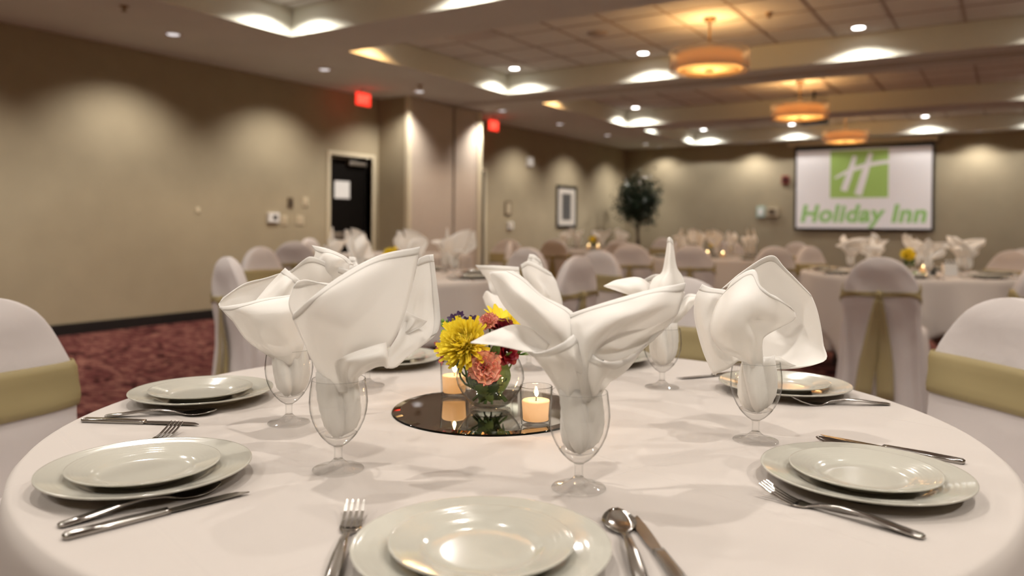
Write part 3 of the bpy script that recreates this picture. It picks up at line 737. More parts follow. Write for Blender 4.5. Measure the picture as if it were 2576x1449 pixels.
            [(-0.060, -0.000, 0.193), (-0.029, 0.055, 0.197), (0.022, 0.064, 0.195)],
            [(-0.050, 0.019, 0.226), (-0.035, 0.052, 0.236), (0.000, 0.062, 0.228)],
        ]),
    ],
    'BK': [
        ('t', [
            [(-0.011, -0.005, 0.120), (0.008, -0.015, 0.117), (0.008, 0.007, 0.120)],
            [(-0.073, -0.044, 0.177), (-0.020, -0.058, 0.186), (0.008, -0.016, 0.189)],
            [(-0.097, -0.035, 0.209), (-0.051, -0.042, 0.214), (-0.019, -0.009, 0.220)],
            [(-0.126, -0.042, 0.244), (-0.070, -0.030, 0.244), (-0.028, -0.003, 0.241)],
        ]),
        ('', [
            [(-0.010, -0.017, 0.118), (0.000, -0.020, 0.116), (0.006, -0.012, 0.118)],
            [(-0.060, -0.072, 0.141), (-0.024, -0.085, 0.142), (-0.003, -0.059, 0.137)],
            [(-0.082, -0.074, 0.172), (-0.066, -0.081, 0.188), (-0.053, -0.067, 0.178), (-0.024, -0.060, 0.177)],
        ]),
        ('t', [
            [(-0.011, 0.007, 0.115), (0.005, 0.005, 0.114), (0.010, 0.014, 0.119)],
            [(-0.018, 0.026, 0.175), (0.027, 0.025, 0.178), (0.049, 0.068, 0.140)],
            [(-0.036, 0.028, 0.222), (0.006, 0.024, 0.215), (0.035, 0.072, 0.198)],
            [(-0.045, 0.034, 0.245), (-0.020, 0.032, 0.254), (0.010, 0.051, 0.237), (0.017, 0.073, 0.225)],
        ]),
        ('t', [
            [(-0.038, 0.037, 0.193), (-0.007, 0.045, 0.194), (0.006, 0.071, 0.193)],
            [(-0.036, 0.045, 0.245), (-0.013, 0.045, 0.240), (-0.005, 0.071, 0.239)],
            [(-0.033, 0.054, 0.270), (-0.020, 0.056, 0.268), (-0.014, 0.071, 0.257)],
        ]),
    ],
    'R': [
        ('t', [
            [(-0.013, 0.008, 0.112), (-0.005, 0.022, 0.107), (0.007, 0.022, 0.111)],
            [(-0.015, 0.027, 0.134), (0.005, 0.046, 0.124), (0.026, 0.053, 0.123), (0.062, 0.041, 0.121), (0.092, 0.037, 0.130)],
            [(-0.027, 0.044, 0.170), (0.007, 0.089, 0.168), (0.047, 0.085, 0.159), (0.089, 0.059, 0.157)],
            [(-0.044, 0.034, 0.216), (-0.008, 0.093, 0.221), (0.037, 0.097, 0.215), (0.080, 0.065, 0.201)],
            [(-0.053, 0.017, 0.242), (-0.022, 0.072, 0.256), (0.020, 0.087, 0.256), (0.069, 0.071, 0.228)],
            [(-0.058, 0.002, 0.239), (-0.035, 0.040, 0.267), (0.004, 0.065, 0.294), (0.025, 0.072, 0.274), (0.061, 0.071, 0.238)],
        ]),
        ('t', [
            [(-0.005, -0.012, 0.103), (0.006, -0.018, 0.102), (0.012, -0.006, 0.104)],
            [(-0.016, -0.032, 0.132), (0.001, -0.033, 0.132), (0.016, -0.021, 0.133)],
            [(-0.036, -0.069, 0.151), (-0.006, -0.073, 0.167), (0.013, -0.055, 0.172), (0.018, -0.034, 0.162)],
            [(-0.049, -0.076, 0.175), (-0.012, -0.094, 0.193), (0.012, -0.073, 0.200), (0.024, -0.030, 0.175)],
            [(-0.050, -0.071, 0.200), (-0.014, -0.089, 0.222), (0.016, -0.079, 0.229), (0.041, -0.037, 0.203), (0.055, 0.002, 0.196)],
            [(-0.047, -0.051, 0.224), (-0.016, -0.061, 0.247), (0.013, -0.059, 0.253), (0.042, -0.044, 0.229), (0.059, -0.001, 0.208)],
            [(-0.039, -0.034, 0.240), (-0.022, -0.046, 0.260), (0.006, -0.040, 0.275), (0.021, -0.053, 0.246), (0.039, -0.043, 0.236), (0.056, -0.015, 0.218)],
        ]),
        ('t', [
            [(-0.010, -0.005, 0.121), (-0.021, -0.024, 0.129), (-0.030, -0.041, 0.120), (-0.055, -0.046, 0.107)],
            [(-0.016, 0.003, 0.150), (-0.034, -0.020, 0.158), (-0.051, -0.045, 0.153), (-0.073, -0.045, 0.144)],
            [(-0.030, 0.007, 0.194), (-0.051, -0.018, 0.201), (-0.068, -0.046, 0.196), (-0.088, -0.042, 0.194)],
            [(-0.035, 0.004, 0.222), (-0.053, -0.019, 0.228), (-0.066, -0.043, 0.226), (-0.087, -0.041, 0.227)],
            [(-0.044, 0.011, 0.236), (-0.057, -0.009, 0.240), (-0.067, -0.028, 0.243), (-0.078, -0.035, 0.249)],
        ]),
        ('', [
            [(0.003, 0.003, 0.117), (0.008, 0.012, 0.114), (0.015, 0.011, 0.117)],
            [(0.013, 0.004, 0.131), (0.023, 0.016, 0.124), (0.034, 0.035, 0.116)],
            [(0.030, 0.021, 0.136), (0.047, 0.031, 0.124), (0.058, 0.050, 0.118)],
        ]),
    ],
}

# ------------------------------------------------------------------ tables and cloths
TZ = 0.766; TR = 0.762
TABLES = {'main': (-.736, 1.172), 'A': (-.63, 6.53), 'B': (-3.42, 3.95), 'C': (-4.95, 9.95), 'D': (-2.7, 8.4), 'E': (-5.7, 6.7)}
TNAME = {'main': 'the nearest table', 'A': 'the table in front of the screen', 'B': 'the table before the partition pocket', 'C': 'the far table before the tree',
         'D': 'the far middle table', 'E': 'the table by the left wall'}
table0 = None
def make_table(key):
    global table0
    lab = 'round folding table under the white cloth of ' + TNAME[key]
    if table0: return dup(table0, (*TABLES[key], 0), .3, lab, 'round banquet tables')
    t = thing('round_table', lab, 'table', (*TABLES[key], 0), .3, 'round banquet tables')
    MB().lathe([(0, .735), (TR - .008, .735), (TR - .003, .740), (TR - .003, .755), (TR - .008, .759), (0, .759)], 72).build('tabletop', 'tabletop_wood', t)
    for sx in (-1, 1):
        for sy in (-1, 1):
            MB().tube([(sx * .40, sy * .33, .735), (sx * .47, sy * .36, .01), (sx * .47, sy * .36, 0)], .014, 10).build('leg', 'steel_dark', t, True)
    b = MB()
    for sx in (-1, 1): b.tube([(sx * .445, -.345, .30), (sx * .445, .345, .30)], .010, 8)
    b.build('leg_brace', 'steel_dark', t, True)
    table0 = t; return t
def cloth_mesh(key, seed, half=1.09, turn=0.4):
    rnd = random.Random(seed); n = 288; rows = []
    ph = [rnd.uniform(0, 6.28) for _ in range(5)]
    for r in (0.0001, .15, .3, .45, .6, .7, .745): rows.append([(r * math.cos(2 * PI * j / n), r * math.sin(2 * PI * j / n), TZ) for j in range(n)])
    ks = [0, .004, .012, .03, .07, .12, .18, .25, .33, .42, .51, .60, .70, .80, .90, 1.0]
    for k in ks:
        row = []
        for j in range(n):
            th = 2 * PI * j / n; tl = (th + turn) % (PI / 2) - PI / 4
            ext = min(half / math.cos(PI / 4 - abs(tl)), 1.46)   # distance to the edge of a square cloth
            hang = min(ext - TR + .02, .752); s = hang * k
            bend = min(s, .03)
            r = TR - .012 + .016 * math.sin(min(s / .03, 1) * PI / 2)
            z = TZ - (.014 * (1 - math.cos(min(s / .03, 1) * PI / 2)) + max(0, s - .012)) if s > 0 else TZ
            a = .06 * min(1, max(0, s - .03) / .55)
            wv = math.cos(11 * th + ph[0] + .8 * math.sin(2 * th + ph[1])) * .6 + math.cos(17 * th + ph[2] + 1.1 * math.sin(3 * th + ph[3])) * .4
            fl = max(0, s - .03) * .05 + max(0, s - .03) * .12 * math.cos(4 * (th + turn) + PI) ** 2
            r += fl + a * wv
            row.append((r * math.cos(th), r * math.sin(th), max(z, .012)))
        rows.append(row)
    return MB().rings(rows, True, False, False)
for i, key in enumerate(('main', 'A', 'B', 'C', 'D', 'E')):
    make_table(key)
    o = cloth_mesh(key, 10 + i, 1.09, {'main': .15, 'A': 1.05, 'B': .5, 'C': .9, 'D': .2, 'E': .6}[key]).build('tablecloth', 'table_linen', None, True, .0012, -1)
    o.location = (*TABLES[key], 0)
    tag(o, 'white draped cloth over ' + TNAME[key], 'tablecloth', 'white tablecloths')

# ------------------------------------------------------------------ covered chairs (origin on the floor under the backrest, facing +y)
def chair_ring(z, grow=0.0, n=56, amp=1.0):
    if z < .64: wd = .222 + .030 * ((.64 - z) / .64) ** 1.6
    else: wd = .222 * math.sqrt(max(1e-4, 1 - ((z - .64) / .288) ** 2.4))
    wd -= .004 * math.exp(-((z - .70) / .06) ** 2)
    yb = -.055 - .045 * max(0, (z - .45) / .475) - .055 * max(0, (.45 - z) / .45) ** 1.5
    yf = .030 - .055 * max(0, (z - .45) / .475)
    if z > .84:
        k = min(1, (z - .84) / .087); yb += .028 * k * k; yf -= .022 * k * k
    wd += grow; yb -= grow; yf += grow; cy, hy = (yb + yf) / 2, (yf - yb) / 2
    out = []
    for j in range(n):
        a = 2 * PI * j / n; c, s = math.cos(a), math.sin(a)
        x = wd * math.copysign(abs(c) ** .42, c); y = cy + hy * math.copysign(abs(s) ** .42, s)
        if amp:
            lo = max(0, .62 - z) / .62
            wv = .016 * lo * math.cos(9 * a + 1.3 * math.sin(2 * a) + 2 * z) * amp + .004 * math.sin(14 * x + 30 * z + 3 * a) * math.exp(-((z - .70) / .13) ** 2) * amp
            wv += .005 * math.sin(20 * z - 9 * abs(x) + 2) * amp * (1 if .5 < z < .88 else .3)
            x += c * wv; y += s * wv
        out.append((x, y, z))
    return out
chair0 = None
CI = 0
def chair(x, y, face, label, group):
    global chair0, CI
    CI += 1
    if chair0: return dup(chair0, (x, y, 0), face - PI / 2, label, group)
    t = thing('covered_chair', label, 'chair', (x, y, 0), face - PI / 2, group)
    cv = MB()
    zs = [0.004, .05, .12, .2, .28, .36, .44, .50, .55, .59, .63, .66, .69, .72, .75, .78, .81, .84, .865, .885, .90, .912, .920, .925, .9275]
    cv.rings([chair_ring(z) for z in zs], True, False, True)
    rows = []
    for z, ins in ((.004, 0), (.08, 0), (.16, 0), (.24, 0), (.32, 0), (.40, 0), (.445, 0), (.468, .006), (.478, .02), (.482, .06), (.480, .15)):
        row = []; n = 64
        for j in range(n):
            a = 2 * PI * j / n; c, s = math.cos(a), math.sin(a)
            hx, hy = .232 + .03 * (.45 - min(z, .45)) / .45 - ins, .205 + .015 * (.45 - min(z, .45)) / .45 - ins
            px = hx * math.copysign(abs(c) ** .35, c); py = .165 + hy * math.copysign(abs(s) ** .35, s)
            wv = .020 * max(0, .42 - z) / .42 * math.cos(10 * a + 1.7 * math.sin(3 * a))
            row.append((px + c * wv, py + s * wv, z))
        rows.append(row)
    cv.rings(rows, True, False, True)
    cv.build('cover', 'chair_cover_cloth', t, True)
    sa = MB(); rr = []
    for k in range(7):
        u = k / 6; ring = []
        for (px, py, _), (qx, qy, _) in zip(chair_ring(.645 + .11 * u, .006 + .002 * math.sin(u * 9), 56, 1.0), chair_ring(.70, .007, 56, 0)):
            rear = max(0, min(1, (-py - .05) / .03)); m = .5
            zz = .645 + .115 * u; zz = zz * (1 - rear * .72) + .70 * rear * .72
            ring.append((px, py, zz + .004 * math.sin(9 * px)))
        rr.append(ring)
    so = sa.rings(rr).build('sash', 'sash_organza', t, True, .0012)
    yk = chair_ring(.70, .006, 56, 0); yk = min(p[1] for p in yk)
    kn = MB().lathe([(0, -.026), (.020, -.018), (.024, 0), (.020, .018), (0, .026)], 16, (0, yk - .008, .70)); kn.build('knot', 'sash_organza', so, True)
    for sx, x1 in ((-1, -.085), (1, .045)):
        L = []
        for k in range(12):
            u = k / 11; z = .70 - .63 * u; wv = .016 + .034 * min(1, u * 1.5); xc = x1 * u ** .8
            yy = min(p[1] for p in chair_ring(max(z, .02), .010, 56, 0)) - .010 - .004 * math.sin(u * 7 + sx)
            L.append([(xc - wv, yy, z), (xc - wv * .3, yy - .006, z), (xc + wv * .3, yy + .001, z), (xc + wv, yy - .005, z)])
        MB().grid(L).build('sash_tail', 'sash_organza', so, True, .001)
    chair0 = t; return t
def chair_at(x, y, key, label, jit=0.0, group=None):
    cx, cy = TABLES[key]; r = math.hypot(x - cx, y - cy)
    if r < 1.24: x, y = cx + (x - cx) * 1.24 / r, cy + (y - cy) * 1.24 / r
    chair(x, y, math.atan2(cy - y, cx - x) + jit, label, group or 'covered chairs at ' + TNAME[key])
chair_at(-1.88, .90, 'main', 'covered chair cut by the left edge of the view, sash facing the nearest table', .05)
chair_at(-.02, 2.36, 'main', 'covered chair cut by the right edge of the view, beside the nearest table', -.10)
chair_at(-.97, 2.60, 'main', 'covered chair behind the napkin pointing straight up', .1)
chair_at(-.66, 5.30, 'A', 'covered chair seen from behind with hanging sash tails, below the projection screen', .0)
chair_at(.15, 5.54, 'A', 'covered chair at the far right edge, back turned to the viewer', .1)
chair_at(.0, 7.66, 'A', 'covered chair with domed top at the right of the table in front of the screen')
chair_at(.12, 8.55, 'A', 'covered chair behind the domed chair at the far right')
chair_at(-1.55, 7.77, 'A', 'covered chair at the left end of the table in front of the screen', .5)
chair_at(-3.43, 2.71, 'B', 'covered chair seen from the side, left of the nearest napkins', -.3)
chair_at(-4.66, 3.93, 'B', 'covered chair with rounded top just right of the side-on chair', .15)
chair_at(-3.22, 5.22, 'B', 'dark covered chair behind the tall napkin right of the partition pocket')
chair_at(-2.18, 4.06, 'B', 'covered chair with wrinkled back right of the rear napkin', -.15)
chair_at(-2.50, 5.02, 'B', 'covered chair turned sideways between the two rear napkins', .5)
chair_at(-5.92, 5.34, 'E', 'thin side-on covered chair by the left wall', .9)
chair_at(-6.97, 6.57, 'E', 'small white covered chair by the left wall in front of the door', .1)
chair_at(-4.42, 6.80, 'E', 'thin side-on covered chair under the exit sign beyond the pocket', .5)
chair_at(-5.08, 7.86, 'E', 'pale chair tip right of the thin side-on chair', .7)
chair_at(-4.85, 8.68, 'C', 'covered chair with shaded back left of the far table before the tree', -.1)
chair_at(-4.13, 8.97, 'C', 'covered chair with vertical sash tail before the far left table')
chair_at(-3.70, 9.75, 'C', 'pale covered chair right of the far left table', .3)
chair_at(-4.43, 11.13, 'C', 'covered chair beyond the far left table, right of the tree trunk', .1)
chair_at(-3.16, 7.20, 'D', 'brown shaded chair turned aside with white front edge', .5)
chair_at(-2.52, 7.13, 'D', 'dark brown shaded chair back in the middle of the far tables')
chair_at(-1.86, 7.40, 'D', 'covered chair right of the far middle table, nearer one', .1)
chair_at(-2.15, 9.58, 'D', 'covered chair right of the far middle table, rear one')
chair_at(-2.95, 9.68, 'D', 'covered chair behind the far middle table')

# ------------------------------------------------------------------ china, glass and cutlery prototypes
def plate_mesh(name, R, h=1.0):
    k = R / .131; n = 168
    prof = [(0, .0062), (.03, .0062), (.055, .0062), (.072, .0065), (.079, .0078), (.084, .0105), (.088, .0122)]
    prof += [(.088 + .039 * i / 12, .0122 + .0088 * i / 12) for i in range(1, 13)]
    prof += [(.1292, .0216), (.1308, .0214), (.1310, .0200), (.1298, .0188), (.124, .0170), (.105, .0128), (.088, .0085), (.080, .0035), (.078, .0), (.074, .0), (.073, .0022), (0, .0024)]
    rg = []
    for i, (r, z) in enumerate(prof):
        row = []
        for j in range(n):
            a = 2 * PI * j / n; dz = 0
            if 6 < i < 19:
                u = (i - 6) / 12; e = math.sin(PI * u) ** .7
                sec = (math.cos(2 * (a + 2.2 * u)) * .5 + .5) ** .8
                dz = .0008 * e * sec * math.sin(26 * u * 1.4 + 5.0 * a)
            row.append((r * k * math.cos(a), r * k * math.sin(a), z * k * h + dz))
        rg.append(row)
    return MB().rings(rg)
def proto(o): return o
PROTO = {}
def strip(x0z, dish):
    # loft of thin sections along x : (x, z, halfwidth, thickness, dish)
    rows = []; m = 5
    for (x, z, wd, th, ds) in x0z:
        top = [(x, s * wd, z + th / 2 - ds * (1 - s * s)) for s in [-1 + 2 * i / (m - 1) for i in range(m)]]
        bot = [(x, s * wd * .94, z - th / 2 - ds * (1 - s * s)) for s in [1 - 2 * i / (m - 1) for i in range(m)]]
        rows.append(top + bot)
    return MB().rings(rows, True, True, True)
HANDLE = [(0, .0035, .0035, .003, 0), (.004, .004, .0072, .003, -.0008), (.03, .0062, .0078, .003, -.001), (.06, .0105, .0062, .003, -.001), (.09, .0120, .0042, .003, -.0008), (.115, .0085, .0034, .003, -.0005), (.128, .0045, .0045, .0028, 0)]
def make_fork(label):
    t = thing('fork', label, 'fork')
    strip(HANDLE + [(.134, .0032, .009, .0022, .001), (.142, .0030, .0118, .0020, .0015), (.148, .0035, .0122, .0020, .0015)], 0).build('handle', 'stainless', t, True)
    for k in range(4):
        y = -.0098 + k * .00653
        mb = MB(); rows = []
        for x, z, wd in ((.1475, .0030, .0022), (.160, .0055, .0019), (.175, .0105, .0017), (.188, .0165, .0013), (.1915, .0182, .0006)):
            rows.append([(x, y - wd, z + .0008), (x, y + wd, z + .0008), (x, y + wd, z - .0008), (x, y - wd, z - .0008)])
        mb.rings(rows, True, True, True).build('tine', 'stainless', t)
    return t
def make_spoon(label):
    t = thing('spoon', label, 'spoon')
    strip(HANDLE + [(.131, .0042, .006, .0025, .0005)], 0).build('handle', 'stainless', t, True)
    bw = []
    for i in range(13):
        u = i / 12; x = .128 + .058 * u; wd = max(.0015, .0195 * math.sin(PI * min(1, u * .93 + .06)) ** .62); bw.append((x, .0052 + .0052 * u * u, wd, .0014, .0048 * math.sin(PI * min(1, u * .9 + .06))))
    strip(bw, 0).build('bowl', 'stainless', t, True)
    return t
def make_knife(label):
    t = thing('knife', label, 'knife')
    strip([(0, .0045, .0035, .004, 0), (.004, .0045, .0062, .007, 0), (.05, .0045, .0066, .0075, 0), (.105, .0045, .0055, .0062, 0), (.112, .0045, .0060, .0055, 0)], 0).build('handle', 'stainless', t, True)
    rows = []
    for i in range(9):
        u = i / 8; x = .111 + .098 * u; a = -.0055 - .0015 * math.sin(PI * u); b = .0060 + .0022 * math.sin(PI * u)
        if u > .8: k = (u - .8) / .2; b -= .010 * k * k
        rows.append([(x, a, .0044), (x, b, .0050), (x, b, .0040), (x, a, .0041)])
    MB().rings(rows, True, True, True).build('blade', 'stainless', t)
    return t
def make_goblet(label):
    t = thing('goblet', label, 'glass')
    # thin bowl
    MB().lathe([(.0075, .0345), (.014, .0385), (.022, .0465), (.030, .058), (.0355, .070), (.0388, .083), (.0400, .095), (.0392, .108), (.0378, .118), (.0368, .1262), (.0365, .1272), (.0360, .1262)], 56).build('bowl', 'clear_glass', t, True)
    MB().lathe([(0, .0445), (.008, .0450), (.0165, .0480), (.0238, .0520), (.0262, .0515), (.0215, .0458), (.0140, .0384), (.0085, .0352), (.0068, .0335), (0, .0335)], 40).build('bowl_base', 'thick_glass', t, True)
    MB().lathe([(0, .0335), (.0068, .0335), (.0064, .0325), (.0058, .030), (.0056, .022), (.0064, .016), (0, .016)], 32).build('stem', 'thick_glass', t, True)
    MB().lathe([(0, .016), (.0066, .0158), (.0100, .0125), (.0150, .0085), (.0240, .0056), (.0325, .0042), (.0352, .0030), (.0355, .0016), (.0345, .0004), (.030, .0), (0, .0006)], 48).build('foot', 'thick_glass', t, True)
    return t

NAP_CACHE = {}
def fold_core(mb, seed, r_top=.031):
    # the gathered part of the napkin pushed down into the goblet
    rnd = random.Random(seed); p = [rnd.uniform(0, 6.28) for _ in range(4)]; rows = []; n = 72
    for z, R in ((.0490, .006), (.053, .0165), (.060, .0245), (.072, .0300), (.085, .0325), (.100, .0330), (.114, .0325), (.127, r_top), (.136, r_top * .98)):
        row = []
        for j in range(n):
            a = 2 * PI * j / n; tw = a + (z - .05) * 9
            k = .80 + .17 * math.cos(3 * tw + p[0] + .6 * math.sin(a)) + .10 * math.cos(7 * tw + p[1]) + .05 * math.sin(11 * a + 60 * z + p[2])
            row.append((R * k * math.cos(a), R * k * math.sin(a), z + .003 * math.sin(3 * a + p[3])))
        rows.append(row)
    mb.rings(rows, True, True, False)
def napkin(key, label, loc, rotz=0.0, group=None, scale=1.0):
    t = thing('napkin', label, 'napkin', loc, rotz, group); t.scale = (scale,) * 3
    if key not in NAP_CACHE:
        mb = MB(); hm = MB(); nu, nv = 30, 30; rnd = random.Random(sum(map(ord, key)))
        for hem, rows in NAPKINS[key]:
            rs = [spl(r, nu) for r in rows]
            cols = [spl([r[i] for r in rs], nv) for i in range(nu)]
            p1, p2 = rnd.uniform(0, 6), rnd.uniform(0, 6)
            G = []
            for j in range(nv):
                row = []
                for i in range(nu):
                    q = cols[i][j]; u, v = i / (nu - 1), j / (nv - 1)
                    # soft gathers fanning out of the goblet mouth
                    a = cols[min(i + 1, nu - 1)][j] - cols[max(i - 1, 0)][j]; b = cols[i][min(j + 1, nv - 1)] - cols[i][max(j - 1, 0)]
                    nn = a.cross(b)
                    if nn.length > 1e-9: nn.normalize()
                    amp = .0032 * math.sin(PI * min(1, v * 1.15)) * math.sin(PI * u) ** .5
                    row.append(q + nn * amp * (math.sin(9 * u + 2.2 * v + p1) + .5 * math.sin(17 * u - 3 * v + p2)))
                G.append(row)
            mb.grid(G)
            # stitched hem : a narrow doubled band along each free edge named in the data (t top, r right)
            def band(lines):
                H = []
                for L in lines:
                    m = len(L); d = 0; j = m - 1
                    while j > 0 and d < .011: d += (L[j] - L[j - 1]).length; j -= 1
                    st = j + max(0, d - .011) / max(1e-6, (L[j + 1] - L[j]).length)
                    col = []
                    for k in range(4):
                        x = st + (m - 1 - st) * k / 3; a = min(int(x), m - 2); col.append(L[a].lerp(L[a + 1], x - a))
                    H.append(col)
                hm.grid(H)
            if 't' in hem: band([[G[j][i] for j in range(nv)] for i in range(nu)])
            if 'r' in hem: band([G[j] for j in range(nv // 3, nv)])
        fold_core(mb, len(key) * 7 + 3)
        o = mb.build('cloth', 'napkin_cloth', t, True, .0006, 0)
        h = hm.build('hem', 'napkin_cloth', t, True, .0017, 0)
        NAP_CACHE[key] = (o, h)
    else:
        for src in NAP_CACHE[key]:
            c = src.copy(); C.objects.link(c); c.parent = t
    return t

# ------------------------------------------------------------------ the nearest table
cx, cy = TABLES['main']
SET = {'F': (-61.0, .598, 'nearest the viewer'), 'L': (-111.5, .602, 'at the lower left'), 'LB': (-158.5, .612, 'at the left'), 'R': (-5.0, .580, 'at the lower right'),
       'RB': (54.6, .600, 'at the right, beside the side chair'), 'BK': (102.0, .60, 'at the back, right of the flowers'), 'BL': (153.0, .60, 'at the back, left of the flowers')}
NAPLAB = {'F': 'white napkin with broad wings in the front centre goblet', 'L': 'white napkin fanned like a shell in the front left goblet', 'LB': 'white napkin flaring left, in the left goblet behind the shell-shaped one',
          'R': 'white rounded puffy napkin in the right-hand goblet', 'RB': 'white napkin with one tall spike, behind the winged napkin', 'BK': 'white napkin behind the flowers at the rear of the nearest table', 'BL': 'white napkin hidden behind the two left napkins'}
dinner = salad = goblet = fork = spoon = knife = None
def polar(k, dr=0.0, side=0.0):
    # point at setting k, moved outwards by dr and to the diner's right by side
    a = math.radians(SET[k][0]); r = SET[k][1] + dr; u = Vector((math.cos(a), math.sin(a), 0)); rt = Vector((-math.sin(a), math.cos(a), 0))
    return Vector((cx, cy, 0)) + u * r + rt * side
def put_plate(loc, rot, dl, sl, g):
    global dinner, salad
    if dinner is None:
        dinner = thing('dinner_plate', dl, 'plate'); plate_mesh('d', .131).build('body', 'china', dinner, True)
        salad = thing('salad_plate', sl, 'plate'); plate_mesh('s', .094, 1.15).build('body', 'china', salad, True)
        d, s = dinner, salad; d['group'] = s['group'] = g
        d.location = loc; s.location = (loc[0], loc[1], loc[2] + .0070); d.rotation_euler.z = rot; s.rotation_euler.z = rot + 1
        return
    return dup(dinner, loc, rot, dl, g), dup(salad, (loc[0] + random.uniform(-.004, .004), loc[1] + random.uniform(-.004, .004), loc[2] + .0070), rot + 1, sl, g)
for k, (ang, r, where) in SET.items():
    p = polar(k); put_plate((p.x, p.y, TZ + .0007), math.radians(ang) + .4, 'cream dinner plate %s of the nearest table' % where,
                            'smaller stacked plate %s of the nearest table' % where, 'plates on the nearest table')
for k, (x, y) in GLASS_SPOTS.items():
    lab = 'footed water goblet holding the ' + NAPLAB[k].replace('white ', '')
    if goblet is None:
        goblet = make_goblet(lab); goblet.location = (x, y, TZ); goblet['group'] = 'goblets on the nearest table'
    else: dup(goblet, (x, y, TZ), 0, lab, 'goblets on the nearest table')
    src = k if k in NAPKINS else 'BK'
    napkin(src, NAPLAB[k], (x, y, TZ), 0 if k in NAPKINS else .9, 'napkins on the nearest table')
def lay(kind, handle, head, label, z=TZ):
    global fork, spoon, knife
    a = math.atan2(head[1] - handle[1], head[0] - handle[0]); loc = (handle[0], handle[1], z + .0002)
    src = {'fork': fork, 'spoon': spoon, 'knife': knife}[kind]
    if src is None:
        src = {'fork': make_fork, 'spoon': make_spoon, 'knife': make_knife}[kind](label); src.location = loc; src.rotation_euler = (0, 0, a); src['group'] = kind + 's on the tables'
        if kind == 'fork': fork = src
        elif kind == 'spoon': spoon = src
        else: knife = src
        return src
    return dup(src, loc, a, label, kind + 's on the tables')
def from_head(head, toward, L):
    d = (Vector(toward) - Vector(head)).normalized(); h = Vector(head) + d * L; return (h.x, h.y)
lay('fork', from_head((-.641, .672), (-.547, .546), .19), (-.641, .672), 'steel fork left of the plates nearest the viewer')
lay('spoon', from_head((-.386, .838), (-.302, .708), .186), (-.386, .838), 'steel spoon right of the plates nearest the viewer')
lay('knife', from_head((-.364, .840), (-.273, .727), .208), (-.364, .840), 'steel knife right of the plates nearest the viewer')
lay('spoon', (-.886, .460), (-.846, .640), 'steel spoon in front of the lower left plates')
lay('knife', (-.848, .445), (-.803, .650), 'steel knife in front of the lower left plates')
lay('fork', (-1.055, .605), (-1.130, .765), 'steel fork peeking from behind the lower left plates')
lay('spoon', (-1.322, .766), (-1.190, .880), 'steel spoon in front of the left plates')
lay('knife', (-1.324, .727), (-1.139, .822), 'steel knife in front of the left plates')
lay('fork', (-.074, .961), (-.262, 1.006), 'steel fork in front of the lower right plates')
lay('knife', (-.050, 1.300), (-.250, 1.335), 'steel knife behind the lower right plates')
lay('spoon', (-.070, 1.272), (-.255, 1.300), 'steel spoon behind the lower right plates')
lay('fork', (-.190, 1.652), (-.323, 1.562), 'steel fork in front of the right plates')
lay('knife', (-.500, 1.830), (-.618, 1.655), 'steel knife behind the right plates')
lay('spoon', (-1.140, 1.700), (-1.215, 1.545), 'steel spoon right of the back left plates')
lay('knife', (-1.100, 1.720), (-1.170, 1.530), 'steel knife right of the back left plates')

# ------------------------------------------------------------------ centrepiece
RT = Vector((math.cos(YAW), math.sin(YAW), 0)); FW = Vector((-math.sin(YAW), math.cos(YAW), 0))
VC = Vector((-.799, 1.186, TZ))
mr = thing('round_mirror', 'round mirror tray with dark green edge under the nearest flowers', 'mirror', VC + Vector((0, 0, .0005)))
MB().lathe([(0, .0002), (.176, .0002), (.1785, .001), (.1785, .0022), (.176, .0035), (0, .0035)], 96).build('glass', 'green_glass_edge', mr, True)
MB().lathe([(.1765, .0034), (.163, .0052), (0, .0052)], 96).build('mirror_face', 'mirror_face', mr)
def make_vase(label, loc, group=None):
    t = thing('bubble_bowl', label, 'vase', loc, 0, group)
    MB().lathe([(.0, .006), (.030, .006), (.037, .010), (.050, .025), (.0595, .042), (.0625, .055), (.0605, .070), (.055, .085), (.0495, .095), (.0480, .0985), (.0490, .1000), (.0500, .0990)], 64).build('bowl', 'clear_glass', t, True)
    MB().lathe([(0, .0005), (.034, .0005), (.0385, .002), (.0385, .006), (.0375, .009), (.030, .0068), (0, .006)], 48).build('base', 'thick_glass', t, True)
    return t
MZ = TZ + .0060
vase = make_vase('clear glass bubble bowl full of stems on the round mirror', (VC.x, VC.y, MZ), 'bubble bowl vases')
wt = thing('water', 'clear water in the bubble bowl on the round mirror', 'water', (VC.x, VC.y, MZ))
MB().lathe([(.0, .0085), (.029, .0085), (.036, .0115), (.049, .0255), (.0558, .036), (0, .036)], 48).build('body', 'water_clear', wt, True)
def petal(L, wd, curl, cup=.15, n=5, ruffle=0.0):
    rows = []
    for i in range(n + 1):
        u = i / n; ww = wd * math.sin(PI * (u * .82 + .12)) ** .8; z = curl * u * u * L; x = L * u
        rows.append([(x, s * ww, z + cup * ww * s * s + ruffle * wd * math.sin(9 * s + 3 * i) * u) for s in (-1, -.5, 0, .5, 1)])
    return rows
def xf(rows, M_): return [[M_ @ Vector(p) for p in r] for r in rows]
def flower(name, label, cat, lat, dd, z, aim, maker, vc=VC, group=None):
    p = vc + RT * lat + FW * dd; p.z = vc.z + z
    t = thing(name, label, cat, p, YAW, group)
    q = Vector(aim).normalized().to_track_quat('Z', 'Y').to_matrix().to_4x4()
    maker(t, q)
    s0 = Vector((0, 0, -.004)); s1 = Vector((-lat * .35, -dd * .35, -.045)) ; bot = Vector((-lat * 1.25, -dd * 1.25 , -z + .022))
    if (vc - p).length > 0:
        MB().tube(spl([q @ Vector((0, 0, -.004)), q @ Vector((0, 0, -.02)) * .6 + s1 * .4, s1 * .9 + bot * .1, bot], 10), .0019, 7).build('stem', 'stem_green', t, True)
    return t
